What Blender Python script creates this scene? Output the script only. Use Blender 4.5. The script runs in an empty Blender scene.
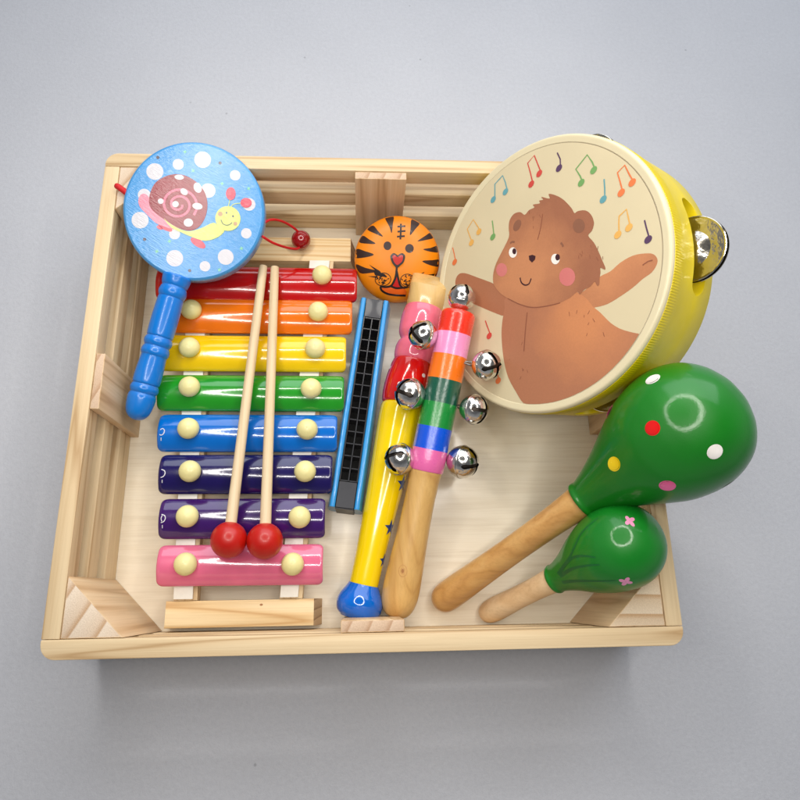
# A crate of wooden toy instruments on a pale table.  All lengths below are in centimetres; U turns them into metres.
import bpy, bmesh, math, random
import numpy as np
from mathutils import Vector, Matrix
from mathutils.geometry import tessellate_polygon
U = 0.01
sc = bpy.context.scene
rad = math.radians

# ---------------------------------------------------------------- camera
cam = bpy.data.cameras.new('camera'); camo = bpy.data.objects.new('camera', cam); sc.collection.objects.link(camo)
cam.sensor_width = 36; cam.lens = 36 * 645.48 / 800
cam.clip_start = 0.01; cam.clip_end = 50
camo.location = (-0.4805 * U, -13.2833 * U, 46.7043 * U)
camo.rotation_euler = (0.2967, -0.0556, -0.0180)
sc.camera = camo
sc.render.resolution_x = sc.render.resolution_y = 1024

# ---------------------------------------------------------------- world: a plain room, pale low down, darkened overhead for contrast on the metal
w = bpy.data.worlds.new('World'); sc.world = w; w.use_nodes = True
nt = w.node_tree; bg = nt.nodes['Background']
tc = nt.nodes.new('ShaderNodeTexCoord'); sx = nt.nodes.new('ShaderNodeSeparateXYZ'); cr = nt.nodes.new('ShaderNodeValToRGB')
nt.links.new(tc.outputs['Generated'], sx.inputs[0]); nt.links.new(sx.outputs['Z'], cr.inputs[0]); nt.links.new(cr.outputs[0], bg.inputs['Color'])
cr.color_ramp.elements[0].position = 0.25; cr.color_ramp.elements[0].color = (0.62, 0.63, 0.66, 1)
cr.color_ramp.elements[1].position = 0.72; cr.color_ramp.elements[1].color = (0.17, 0.175, 0.19, 1)
bg.inputs['Strength'].default_value = 0.5

# ---------------------------------------------------------------- lamps
def area(name, loc, target, size, power, col, shape='DISK', size_y=None):
    l = bpy.data.lights.new(name, 'AREA'); l.shape = shape; l.size = size * U; l.energy = power; l.color = col
    if size_y: l.size_y = size_y * U
    o = bpy.data.objects.new(name, l); sc.collection.objects.link(o)
    o.location = [c * U for c in loc]
    o.rotation_euler = (Vector(target) - Vector(loc)).to_track_quat('-Z', 'Y').to_euler()
    return o
# the ring lamp whose reflection shows on the glossy toys: a circle of small LED panels
RING_C = Vector((-0.5, 6.0, 47.0)); RING_T = Vector((-0.5, -1.0, 4.0)); RING_R = 20.5; RING_N = 36; RING_P = 0.076
d = (RING_T - RING_C).normalized(); e1 = d.cross(Vector((0, 1, 0))).normalized(); e2 = d.cross(e1)
for i in range(RING_N):
    a = 2 * math.pi * i / RING_N
    p = RING_C + RING_R * (math.cos(a) * e1 + math.sin(a) * e2)
    area('ring_led', p, p + d, 3.0, RING_P, (1.0, 0.955, 0.89))
# a window far behind the crate, soft and cool
area('window', (30, 125, 90), (0, 0, 3), 210, 17.5, (0.86, 0.92, 1.0), 'RECTANGLE', 110)

sc.view_settings.view_transform = 'Standard'; sc.view_settings.look = 'None'
sc.view_settings.exposure = 0.0; sc.view_settings.gamma = 1.0
TAMB_C = [10.455,5.89,10.723]
TAMB_N = [-0.7779,-0.1371,0.6132]
BEAR = {'head':[(-3.495,0.223),(-3.459,0.897),(-3.189,1.519),(-2.645,2.242),(-2.217,2.812),(-2.085,3.148),(-2.116,3.626),(-2.022,4.106),(-1.667,4.427),(-1.163,4.403),(-0.813,4.123),(-0.474,4.34),(-0.047,4.397),(-0.157,4.608),(0.357,4.54),(0.324,4.727),(0.625,4.703),(0.499,4.918),(1.106,4.624),(1.041,4.947),(1.6,4.666),(2.125,4.226),(2.632,3.581),(2.829,3.216),(3.054,3.276),(3.558,3.179),(3.929,2.818),(4.109,2.288),(3.964,1.847),(3.709,1.612),(4.071,1.103),(4.374,0.436),(4.596,-0.13),(4.743,-0.513),(4.707,-0.637),(4.441,-0.478),(4.432,-0.755),(4.375,-1.037),(4.33,-1.439),(4.185,-1.47),(4.047,-1.207),(3.746,-1.444),(3.362,-1.55),(3.037,-1.789),(2.89,-1.596),(2.386,-1.852),(1.68,-2.034),(0.777,-2.065),(-0.344,-1.97),(-1.309,-1.612),(-2.305,-1.059),(-2.918,-0.597),(-3.268,-0.194)],'body':[(-2.405,-0.958),(-2.565,-1.629),(-2.77,-2.428),(-2.871,-3.245),(-2.831,-4.245),(-2.687,-5.251),(-2.382,-6.263),(-1.781,-7.24),(-1.208,-7.995),(-0.408,-8.204),(0.973,-8.187),(2.033,-8.021),(3.557,-7.502),(4.767,-6.949),(5.938,-6.004),(6.523,-5.03),(6.709,-4.682),(6.285,-4.513),(5.549,-4.198),(4.95,-3.754),(4.342,-3.08),(3.872,-2.636),(3.397,-2.034),(2.399,-1.398),(-0.127,-0.922)],'arm':[(2.382,-2.004),(3.038,-1.744),(3.748,-1.385),(4.409,-0.971),(5.047,-0.811),(5.677,-0.442),(6.435,-0.214),(7.162,-0.255),(7.611,-0.401),(7.824,-0.711),(7.77,-1.042),(7.476,-1.392),(6.969,-1.634),(6.373,-2.007),(5.612,-2.361),(4.83,-2.653),(4.113,-2.72),(3.378,-2.656)],'arm2':[(-6.939,0.993),(-6.644,1.419),(-6.041,1.401),(-4.845,0.838),(-3.222,-0.0),(-2.148,-0.955),(-2.38,-1.66),(-2.577,-2.175),(-3.579,-1.763),(-4.716,-1.19),(-5.9,-0.54),(-6.77,0.286)]}
FACE = {'white':[[(-1.486,1.803),(-1.504,1.7),(-1.552,1.614),(-1.625,1.554),(-1.716,1.525),(-1.816,1.531),(-1.916,1.57),(-2.005,1.64),(-2.075,1.734),(-2.12,1.842),(-2.133,1.954),(-2.115,2.058),(-2.066,2.144),(-1.992,2.204),(-1.9,2.232),(-1.8,2.225),(-1.7,2.184),(-1.612,2.114),(-1.543,2.02),(-1.499,1.913)],[(1.721,0.651),(1.703,0.554),(1.658,0.473),(1.589,0.416),(1.503,0.388),(1.409,0.393),(1.315,0.429),(1.231,0.495),(1.165,0.582),(1.124,0.683),(1.111,0.788),(1.129,0.886),(1.175,0.967),(1.245,1.024),(1.332,1.051),(1.427,1.045),(1.521,1.008),(1.604,0.942),(1.669,0.854),(1.709,0.754)]],'dark':[[(-1.524,1.894),(-1.534,1.835),(-1.558,1.785),(-1.594,1.75),(-1.64,1.732),(-1.689,1.734),(-1.739,1.755),(-1.783,1.794),(-1.818,1.846),(-1.84,1.907),(-1.846,1.97),(-1.837,2.029),(-1.813,2.079),(-1.776,2.115),(-1.73,2.132),(-1.68,2.13),(-1.631,2.109),(-1.587,2.07),(-1.552,2.018),(-1.531,1.957)],[(1.742,0.755),(1.732,0.694),(1.708,0.644),(1.671,0.607),(1.626,0.588),(1.576,0.59),(1.527,0.611),(1.483,0.649),(1.448,0.702),(1.427,0.763),(1.421,0.828),(1.431,0.888),(1.455,0.939),(1.492,0.976),(1.538,0.994),(1.587,0.993),(1.637,0.971),(1.68,0.932),(1.715,0.88),(1.736,0.819)],[(-0.549,1.373),(-0.278,1.376),(-0.033,1.239),(-0.076,1.039),(-0.31,0.882),(-0.517,1.106)]],'cheek':[[(-2.303,0.838),(-2.328,0.704),(-2.395,0.592),(-2.498,0.514),(-2.626,0.476),(-2.768,0.483),(-2.91,0.534),(-3.037,0.625),(-3.138,0.747),(-3.201,0.888),(-3.221,1.033),(-3.195,1.169),(-3.126,1.282),(-3.021,1.361),(-2.891,1.397),(-2.748,1.388),(-2.607,1.334),(-2.481,1.242),(-2.383,1.121),(-2.322,0.982)],[(2.765,-0.664),(2.733,-0.831),(2.651,-0.971),(2.527,-1.071),(2.371,-1.121),(2.199,-1.116),(2.028,-1.055),(1.874,-0.944),(1.753,-0.794),(1.677,-0.619),(1.654,-0.437),(1.687,-0.267),(1.772,-0.125),(1.9,-0.025),(2.059,0.022),(2.232,0.012),(2.402,-0.052),(2.553,-0.165),(2.671,-0.314),(2.743,-0.486)]],'ear':[[(3.512,2.252),(3.489,2.122),(3.428,2.016),(3.337,1.942),(3.223,1.909),(3.098,1.919),(2.973,1.973),(2.862,2.065),(2.774,2.186),(2.719,2.324),(2.703,2.466),(2.727,2.598),(2.789,2.705),(2.883,2.778),(2.998,2.81),(3.124,2.797),(3.248,2.742),(3.359,2.649),(3.444,2.528),(3.497,2.391)],[(-1.173,3.429),(-1.253,3.339),(-1.35,3.274),(-1.454,3.239),(-1.555,3.24),(-1.644,3.275),(-1.712,3.341),(-1.751,3.433),(-1.758,3.54),(-1.732,3.653),(-1.676,3.76),(-1.595,3.85),(-1.498,3.915),(-1.393,3.948),(-1.292,3.947),(-1.204,3.911),(-1.138,3.844),(-1.099,3.753),(-1.093,3.647),(-1.118,3.535)]]}
LINES = {'mouth':[(-1.267,0.11),(-1.195,-0.198),(-1.003,-0.399),(-0.809,-0.469),(-0.574,-0.418),(-0.412,-0.128)],'browl':[(-2.017,2.545),(-1.852,2.604),(-1.65,2.538)],'browr':[(1.82,1.639),(1.924,1.536),(1.99,1.364)],'seam':[(0.564,3.804),(0.391,2.967),(0.146,2.258)],'belly':[(-0.775,-2.251),(-0.939,-3.352),(-1.089,-4.696)],'chin':[(-2.305,-1.059),(-1.309,-1.628),(-0.345,-1.986),(0.777,-2.08),(1.68,-2.049)],'armline':[(6.996,-0.873),(7.316,-0.735),(7.571,-0.723)]}
NOTES = [('orange',[(-7.151,3.488),(-7.003,2.98),(-6.886,2.446)],[(-6.974,2.393)]),('yellow',[(-5.315,3.439),(-5.741,4.473),(-5.176,5.007),(-4.733,4.35),(-4.595,4.033)],[(-5.371,3.41),(-4.685,4.014)]),('green',[(-3.492,4.478),(-3.433,4.007),(-3.36,3.37)],[(-3.464,3.341)]),('teal',[(-3.238,5.884),(-3.216,6.915),(-2.542,7.293),(-2.335,6.774),(-2.158,6.106)],[(-3.376,5.897),(-2.333,6.119)]),('red',[(-0.133,6.008),(-0.315,6.791),(-0.502,7.449),(0.021,7.784),(0.507,6.519)],[(-0.258,5.982),(0.37,6.473)]),('plum',[(1.73,7.363),(1.933,6.872),(1.933,6.365)],[(1.831,6.335)]),('green',[(3.43,4.94),(3.287,5.355),(3.001,5.881),(3.794,6.497),(4.109,5.936),(4.291,5.451)],[(3.342,4.932),(4.185,5.426)]),('teal',[(4.841,4.676),(4.862,4.128),(4.849,3.538)],[(4.746,3.497)]),('orange',[(5.971,3.551),(5.833,4.176),(5.681,4.781),(6.138,5.067),(6.389,4.461),(6.612,3.986)],[(5.873,3.546),(6.55,3.925)]),('yellow',[(5.671,1.202),(5.666,1.782),(5.7,2.237),(6.159,2.512),(6.245,2.028),(6.356,1.426)],[(5.585,1.189),(6.266,1.421)]),('plum',[(7.188,1.6),(7.271,1.185),(7.439,0.472)],[(7.36,0.469)]),('red',[(-4.239,-2.237),(-4.073,-2.636),(-3.8,-3.285)],[(-3.913,-3.324)]),('orange',[(-3.359,-5.415),(-3.285,-5.887),(-3.127,-6.364)],[(-3.212,-6.396)])]
RAT_C = [-11.791,11.832,8.1]
RAT_N = [0.03,-0.30,0.9535]
SNAIL = {'dots':[((0.581,3.462),0.555),((-1.023,3.104),0.365),((-2.551,2.574),0.555),((2.73,2.48),0.352),((0.939,1.393),0.487),((-3.244,0.987),0.419),((-3.522,-0.699),0.555),((3.648,0.539),0.433),((3.463,-1.429),0.352),((2.089,-3.061),0.527),((0.711,-3.707),0.352),((-1.273,-3.203),0.555),((-1.283,-1.573),0.365)],'specks':[(-2.358,3.522),(1.733,3.281),(-3.239,-1.977),(-0.298,-4.018)],'stars':[(-0.578,3.959),(-0.049,2.711),(1.861,1.897),(3.633,1.611),(-2.443,-2.764),(3.139,-2.457),(1.67,-3.933),(-1.617,-2.067)],'shell':[(-2.895,0.259),(-2.893,0.988),(-2.596,1.716),(-2.048,2.179),(-1.304,2.431),(-0.633,2.38),(0.034,2.052),(0.564,1.525),(0.85,0.864),(0.879,0.135),(0.665,-0.596),(0.251,-1.129),(-0.292,-1.33),(-0.966,-1.199),(-1.768,-0.735),(-2.434,-0.271)],'foot':[(-3.63,0.589),(-3.514,0.96),(-3.215,1.066),(-2.911,0.789),(-2.761,0.219),(-2.299,-0.311),(-1.635,-0.841),(-0.966,-1.225),(-1.238,-1.293),(-1.91,-1.108),(-2.513,-0.843),(-3.174,-0.206),(-3.53,0.191)],'body':[(-1.966,-0.536),(-1.635,-0.841),(-0.966,-1.225),(-0.293,-1.37),(0.522,-1.129),(1.27,-0.755),(1.671,-1.02),(2.033,-1.259),(1.594,-1.726),(0.778,-1.995),(-0.03,-1.796),(-0.835,-1.465),(-1.505,-1.133)],'head':((2.246,-0.46),0.84),'eyes':[(2.157,-0.075),(2.586,-0.3)],'smile':[(1.786,-0.554),(1.904,-0.806),(2.119,-0.912),(2.349,-0.872),(2.526,-0.725)],'cheeks':[((1.738,-0.169),0.16),((2.741,-0.804),0.13)],'stalks':[[(2.271,0.337),(2.328,0.575),(2.399,0.867)],[(2.459,0.337),(2.678,0.537),(3.177,0.604)]],'bulbs':[[(2.767,1.225),(2.75,1.09),(2.702,0.968),(2.629,0.872),(2.538,0.809),(2.438,0.788),(2.339,0.809),(2.249,0.871),(2.179,0.967),(2.135,1.089),(2.121,1.224),(2.139,1.359),(2.186,1.48),(2.259,1.577),(2.35,1.639),(2.45,1.661),(2.549,1.64),(2.639,1.578),(2.709,1.482),(2.753,1.36)],[(3.838,0.632),(3.818,0.529),(3.763,0.437),(3.679,0.363),(3.573,0.316),(3.456,0.3),(3.34,0.316),(3.235,0.362),(3.153,0.436),(3.1,0.528),(3.083,0.63),(3.103,0.733),(3.157,0.825),(3.242,0.898),(3.347,0.946),(3.464,0.962),(3.581,0.946),(3.685,0.899),(3.768,0.826),(3.82,0.734)]],'shoes':[[(-1.434,-1.371),(-1.485,-1.41),(-1.574,-1.423),(-1.694,-1.407),(-1.832,-1.364),(-1.975,-1.299),(-2.11,-1.218),(-2.222,-1.129),(-2.3,-1.04),(-2.338,-0.96),(-2.332,-0.898),(-2.282,-0.859),(-2.192,-0.846),(-2.073,-0.862),(-1.935,-0.905),(-1.791,-0.97),(-1.657,-1.051),(-1.545,-1.14),(-1.466,-1.229),(-1.428,-1.308)],[(0.734,-2.447),(0.666,-2.498),(0.559,-2.514),(0.423,-2.494),(0.271,-2.44),(0.118,-2.356),(-0.02,-2.251),(-0.131,-2.136),(-0.204,-2.022),(-0.231,-1.919),(-0.209,-1.839),(-0.142,-1.788),(-0.035,-1.772),(0.101,-1.792),(0.253,-1.846),(0.405,-1.93),(0.544,-2.034),(0.655,-2.149),(0.728,-2.264),(0.755,-2.366)],[(-2.055,-1.251),(-2.081,-1.281),(-2.123,-1.298),(-2.178,-1.302),(-2.24,-1.293),(-2.302,-1.271),(-2.36,-1.238),(-2.406,-1.197),(-2.437,-1.153),(-2.45,-1.11),(-2.443,-1.072),(-2.417,-1.043),(-2.374,-1.025),(-2.32,-1.021),(-2.258,-1.031),(-2.195,-1.053),(-2.138,-1.086),(-2.091,-1.126),(-2.06,-1.17),(-2.047,-1.213)]],'spots':[[(-0.65,2.208),(-0.675,2.152),(-0.734,2.105),(-0.82,2.073),(-0.923,2.061),(-1.029,2.07),(-1.128,2.099),(-1.205,2.144),(-1.253,2.2),(-1.266,2.26),(-1.241,2.317),(-1.182,2.364),(-1.096,2.395),(-0.993,2.407),(-0.886,2.398),(-0.788,2.369),(-0.71,2.324),(-0.663,2.268)],[(0.497,1.65),(0.523,1.53),(0.516,1.414),(0.479,1.316),(0.414,1.248),(0.33,1.218),(0.237,1.23),(0.146,1.282),(0.068,1.368),(0.013,1.477),(-0.013,1.597),(-0.007,1.713),(0.031,1.81),(0.096,1.878),(0.18,1.908),(0.273,1.897),(0.364,1.845),(0.441,1.759)],[(-0.435,1.101),(-0.493,1.059),(-0.568,1.043),(-0.652,1.054),(-0.734,1.091),(-0.804,1.15),(-0.855,1.224),(-0.88,1.303),(-0.875,1.378),(-0.842,1.44),(-0.784,1.482),(-0.709,1.498),(-0.626,1.487),(-0.543,1.45),(-0.473,1.391),(-0.422,1.318),(-0.398,1.239),(-0.402,1.163)],[(-1.985,0.592),(-1.998,0.529),(-2.031,0.473),(-2.082,0.431),(-2.144,0.409),(-2.21,0.409),(-2.271,0.431),(-2.321,0.472),(-2.352,0.528),(-2.362,0.592),(-2.35,0.655),(-2.316,0.711),(-2.265,0.752),(-2.203,0.775),(-2.137,0.775),(-2.076,0.753),(-2.027,0.712),(-1.995,0.656)],[(-0.991,0.422),(-1.005,0.35),(-1.044,0.286),(-1.102,0.238),(-1.173,0.213),(-1.248,0.213),(-1.318,0.238),(-1.374,0.285),(-1.41,0.349),(-1.422,0.421),(-1.408,0.494),(-1.369,0.558),(-1.311,0.605),(-1.24,0.631),(-1.165,0.631),(-1.095,0.606),(-1.039,0.559),(-1.002,0.495)],[(0.566,0.262),(0.531,0.19),(0.46,0.133),(0.362,0.098),(0.249,0.09),(0.134,0.11),(0.031,0.155),(-0.047,0.22),(-0.091,0.296),(-0.096,0.376),(-0.062,0.448),(0.009,0.505),(0.107,0.54),(0.22,0.548),(0.335,0.528),(0.438,0.483),(0.516,0.418),(0.56,0.342)],[(-0.054,-0.797),(-0.074,-0.893),(-0.129,-0.977),(-0.213,-1.04),(-0.315,-1.073),(-0.423,-1.073),(-0.524,-1.041),(-0.605,-0.978),(-0.658,-0.894),(-0.675,-0.799),(-0.655,-0.703),(-0.599,-0.619),(-0.515,-0.557),(-0.414,-0.523),(-0.306,-0.523),(-0.205,-0.556),(-0.123,-0.618),(-0.071,-0.702)]],'spiral':[(-0.762,0.396),(-0.753,0.313),(-0.778,0.224),(-0.84,0.142),(-0.935,0.08),(-1.056,0.05),(-1.187,0.062),(-1.313,0.118),(-1.416,0.218),(-1.479,0.352),(-1.49,0.507),(-1.441,0.665),(-1.333,0.806),(-1.174,0.91),(-0.98,0.961),(-0.771,0.948),(-0.572,0.866),(-0.41,0.721),(-0.306,0.525),(-0.279,0.298),(-0.336,0.067),(-0.478,-0.142),(-0.692,-0.301),(-0.958,-0.387),(-1.246,-0.385),(-1.523,-0.291),(-1.756,-0.11),(-1.913,0.142),(-1.971,0.437),(-1.919,0.744),(-1.756,1.026),(-1.497,1.248),(-1.167,1.382),(-0.802,1.406),(-0.442,1.314),(-0.132,1.11),(0.092,0.812),(0.197,0.453),(0.167,0.07),(-0.002,-0.291)]}
CAS_C = [2.128,10.829,3.6]
CAS_N = [-0.0299,-0.4981,0.8666]
TIGER = {'stripes':[[(-0.929,3.082),(-0.3,3.13),(-0.346,2.581),(-0.431,1.91),(-0.598,2.381)],[(-2.225,2.182),(-1.789,2.463),(-1.431,2.074),(-1.052,1.664),(-1.583,1.855)],[(-2.817,1.265),(-2.551,1.724),(-2.092,1.473),(-1.591,1.161),(-2.194,1.154)],[(-3.147,0.144),(-3.022,0.765),(-2.398,0.623),(-1.711,0.381),(-2.347,0.173)],[(-3.066,-0.338),(-2.347,-0.582),(-1.418,-0.804),(-2.037,-0.953),(-2.78,-0.961)],[(1.053,2.962),(1.638,2.686),(1.32,2.258),(0.919,1.788),(0.951,2.303)],[(2.713,1.662),(2.5,2.026),(2.045,1.773),(1.458,1.368),(2.102,1.476)],[(3.16,0.62),(3.025,1.079),(2.474,0.912),(1.879,0.805),(2.48,0.632)],[(3.229,-0.447),(3.216,0.058),(2.597,0.031),(1.834,-0.039),(2.398,-0.325)]],'eyes':[[(-0.444,1.026),(-0.457,0.93),(-0.497,0.844),(-0.56,0.774),(-0.639,0.73),(-0.728,0.713),(-0.817,0.727),(-0.897,0.77),(-0.961,0.838),(-1.002,0.924),(-1.017,1.019),(-1.004,1.115),(-0.964,1.201),(-0.901,1.27),(-0.821,1.315),(-0.733,1.331),(-0.644,1.317),(-0.564,1.274),(-0.5,1.207),(-0.459,1.121)],[(1.2,0.857),(1.186,0.758),(1.142,0.668),(1.073,0.596),(0.985,0.55),(0.887,0.533),(0.788,0.547),(0.698,0.592),(0.627,0.662),(0.58,0.75),(0.563,0.849),(0.578,0.948),(0.622,1.037),(0.691,1.109),(0.779,1.155),(0.877,1.172),(0.975,1.158),(1.065,1.113),(1.136,1.044),(1.183,0.955)]],'mark':[[(0.244,2.608),(0.231,1.997),(0.207,1.482)],[(-0.008,2.389),(0.572,2.436)],[(-0.004,2.034),(0.577,2.091)],[(-0.041,1.677),(0.531,1.724)]],'noseo':[(-0.519,0.275),(-0.316,0.498),(-0.13,0.46),(0.025,0.362),(0.178,0.464),(0.363,0.506),(0.571,0.328),(0.484,-0.115),(0.25,-0.36),(-0.016,-0.555),(-0.266,-0.346),(-0.413,-0.126)],'nosei':[(-0.354,0.257),(-0.273,0.358),(-0.129,0.34),(0.027,0.221),(0.179,0.344),(0.344,0.366),(0.417,0.256),(0.359,-0.046),(0.186,-0.23),(-0.008,-0.343),(-0.175,-0.214),(-0.29,-0.024)],'lines':[[(-0.038,-0.485),(-0.055,-0.809),(-0.113,-1.216),(-0.274,-1.625),(-0.48,-1.883),(-0.894,-1.959),(-1.258,-1.891)],[(-0.034,-0.808),(0.085,-1.315),(0.215,-1.773),(0.457,-1.996),(0.82,-1.92)],[(-1.226,-1.942),(-1.121,-2.228),(-0.683,-2.47),(-0.057,-2.567),(0.673,-2.59)],[(-0.48,-1.883),(-0.063,-2.032),(0.405,-1.997)]],'tongue':[(-0.112,-1.267),(0.012,-1.214),(0.119,-1.57),(0.29,-1.947),(-0.063,-2.012),(-0.5,-1.883),(-0.254,-1.625)],'lips':[(-1.185,-1.962),(-0.79,-1.958),(-0.27,-2.035),(0.562,-2.046),(0.725,-2.538),(-0.057,-2.525),(-0.683,-2.409),(-1.08,-2.207)],'pads':[[(-0.469,-1.313),(-0.471,-1.436),(-0.511,-1.557),(-0.588,-1.666),(-0.696,-1.758),(-0.827,-1.825),(-0.974,-1.863),(-1.125,-1.87),(-1.27,-1.844),(-1.4,-1.788),(-1.506,-1.705),(-1.58,-1.602),(-1.617,-1.485),(-1.615,-1.362),(-1.574,-1.242),(-1.497,-1.132),(-1.389,-1.041),(-1.258,-0.975),(-1.112,-0.937),(-0.962,-0.93),(-0.817,-0.956),(-0.687,-1.011),(-0.581,-1.094),(-0.507,-1.196)],[(1.318,-1.529),(1.284,-1.647),(1.217,-1.753),(1.119,-1.839),(0.998,-1.899),(0.863,-1.929),(0.722,-1.927),(0.585,-1.893),(0.462,-1.83),(0.361,-1.742),(0.288,-1.635),(0.249,-1.515),(0.247,-1.393),(0.281,-1.275),(0.349,-1.169),(0.446,-1.084),(0.566,-1.024),(0.701,-0.994),(0.841,-0.996),(0.978,-1.029),(1.101,-1.092),(1.202,-1.18),(1.275,-1.287),(1.315,-1.406)]],'hatch':[[(-1.473,-1.245),(-1.384,-1.357)],[(-1.428,-1.356),(-1.565,-1.403)],[(-0.959,-1.512),(-0.816,-1.534)],[(-1.131,-1.354),(-1.11,-1.495)],[(-1.157,-1.175),(-1.232,-1.297)],[(-1.093,-1.297),(-1.119,-1.438)],[(-1.105,-1.594),(-1.013,-1.704)],[(-1.221,-1.126),(-1.093,-1.192)],[(-1.494,-1.251),(-1.41,-1.367)],[(-0.918,-1.622),(-1.06,-1.652)],[(-0.584,-1.324),(-0.722,-1.368)],[(-0.947,-1.181),(-0.808,-1.22)],[(-1.281,-1.1),(-1.219,-1.228)],[(-1.001,-1.572),(-0.986,-1.714)],[(-1.083,-1.537),(-1.063,-1.679)],[(-0.856,-1.113),(-0.764,-1.222)],[(-1.156,-1.616),(-1.04,-1.7)],[(-1.007,-1.645),(-0.867,-1.682)],[(-1.287,-1.369),(-1.375,-1.484)],[(-1.014,-1.017),(-1.094,-1.136)],[(-1.353,-1.567),(-1.282,-1.691)],[(-1.303,-1.234),(-1.277,-1.374)],[(-0.751,-1.462),(-0.895,-1.476)],[(-0.959,-1.656),(-1.025,-1.784)],[(-1.078,-1.068),(-1.121,-1.204)],[(-0.983,-1.399),(-0.865,-1.482)],[(-1.021,-1.471),(-0.887,-1.526)],[(-1.169,-1.335),(-1.312,-1.358)],[(-1.149,-1.084),(-1.236,-1.199)],[(-1.018,-1.737),(-1.144,-1.808)],[(-1.031,-1.099),(-1.158,-1.168)],[(-0.989,-1.064),(-1.128,-1.104)],[(-1.227,-1.156),(-1.25,-1.297)],[(-0.925,-1.504),(-1.019,-1.614)],[(0.943,-1.053),(0.815,-1.118)],[(0.639,-1.359),(0.646,-1.502)],[(1.159,-1.233),(1.169,-1.376)],[(0.504,-1.476),(0.629,-1.551)],[(1.223,-1.555),(1.163,-1.685)],[(0.906,-1.645),(1.05,-1.665)],[(0.923,-1.718),(0.859,-1.846)],[(0.564,-1.427),(0.499,-1.554)],[(1.016,-1.372),(1.158,-1.402)],[(0.984,-1.489),(0.841,-1.509)],[(0.291,-1.34),(0.417,-1.411)],[(0.829,-1.76),(0.692,-1.808)],[(0.783,-1.514),(0.651,-1.575)],[(0.617,-1.753),(0.746,-1.82)],[(0.673,-1.073),(0.58,-1.182)],[(0.459,-1.691),(0.592,-1.75)],[(0.73,-1.666),(0.597,-1.722)],[(1.102,-1.715),(0.986,-1.801)],[(1.01,-1.373),(1.128,-1.457)],[(0.886,-1.805),(0.741,-1.823)],[(0.626,-1.15),(0.718,-1.261)],[(0.932,-1.124),(1.072,-1.163)],[(0.945,-1.773),(0.817,-1.84)],[(0.667,-1.581),(0.701,-1.72)],[(0.7,-1.397),(0.574,-1.469)],[(0.311,-1.345),(0.421,-1.438)],[(1.153,-1.32),(1.224,-1.445)],[(1.226,-1.317),(1.1,-1.387)],[(0.941,-1.433),(0.842,-1.537)],[(0.605,-1.693),(0.734,-1.759)],[(1.182,-1.381),(1.058,-1.455)],[(1.011,-1.565),(1.154,-1.591)],[(0.948,-1.27),(1.09,-1.299)],[(1.027,-1.573),(1.169,-1.605)]],'whisk':[[(-2.09,-0.327),(-1.264,-0.802),(-1.191,-0.923),(-1.418,-0.926)],[(-2.161,-1.188),(-1.468,-1.17),(-1.416,-1.312)],[(1.069,-1.223),(2.015,-0.826),(1.996,-0.887),(1.176,-1.456)],[(1.068,-1.203),(1.896,-1.071),(3.14,-0.996),(3.147,-1.281),(1.9,-1.295),(1.177,-1.487)],[(-1.78,-0.727),(-0.901,-1.021),(-0.796,-1.223),(-1.624,-1.111)]]}
# ---------------------------------------------------------------- materials
def lin(c):
    o = []
    for v in c:
        v = v / 255.0
        o.append(v / 12.92 if v <= 0.04045 else ((v + 0.055) / 1.055) ** 2.4)
    return (*o, 1.0)

def new_mat(name):
    m = bpy.data.materials.new(name); m.use_nodes = True
    return m, m.node_tree, m.node_tree.nodes['Principled BSDF']

def node(nt, kind, **kw):
    n = nt.nodes.new(kind)
    for k, v in kw.items():
        if k in n.inputs: n.inputs[k].default_value = v
        else: setattr(n, k, v)
    return n

def mapped(nt, scale, rot=(0, 0, 0)):
    tc = node(nt, 'ShaderNodeTexCoord'); mp = node(nt, 'ShaderNodeMapping')
    mp.inputs['Scale'].default_value = scale; mp.inputs['Rotation'].default_value = rot
    nt.links.new(tc.outputs['Object'], mp.inputs['Vector'])
    return mp.outputs['Vector']

def mix_col(nt, fac, a, b, mode='MIX'):
    n = node(nt, 'ShaderNodeMix', data_type='RGBA', blend_type=mode)
    for sock, v in ((n.inputs[0], fac), (n.inputs[6], a), (n.inputs[7], b)):
        if hasattr(v, 'is_output'): nt.links.new(v, sock)
        else: sock.default_value = v
    return n.outputs[2]

def ramp(nt, src, stops):
    r = node(nt, 'ShaderNodeValToRGB')
    while len(r.color_ramp.elements) < len(stops): r.color_ramp.elements.new(0.5)
    for e, (p, c) in zip(r.color_ramp.elements, stops):
        e.position = p; e.color = c if len(c) == 4 else (*c, 1)
    nt.links.new(src, r.inputs[0])
    return r.outputs[0]

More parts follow.
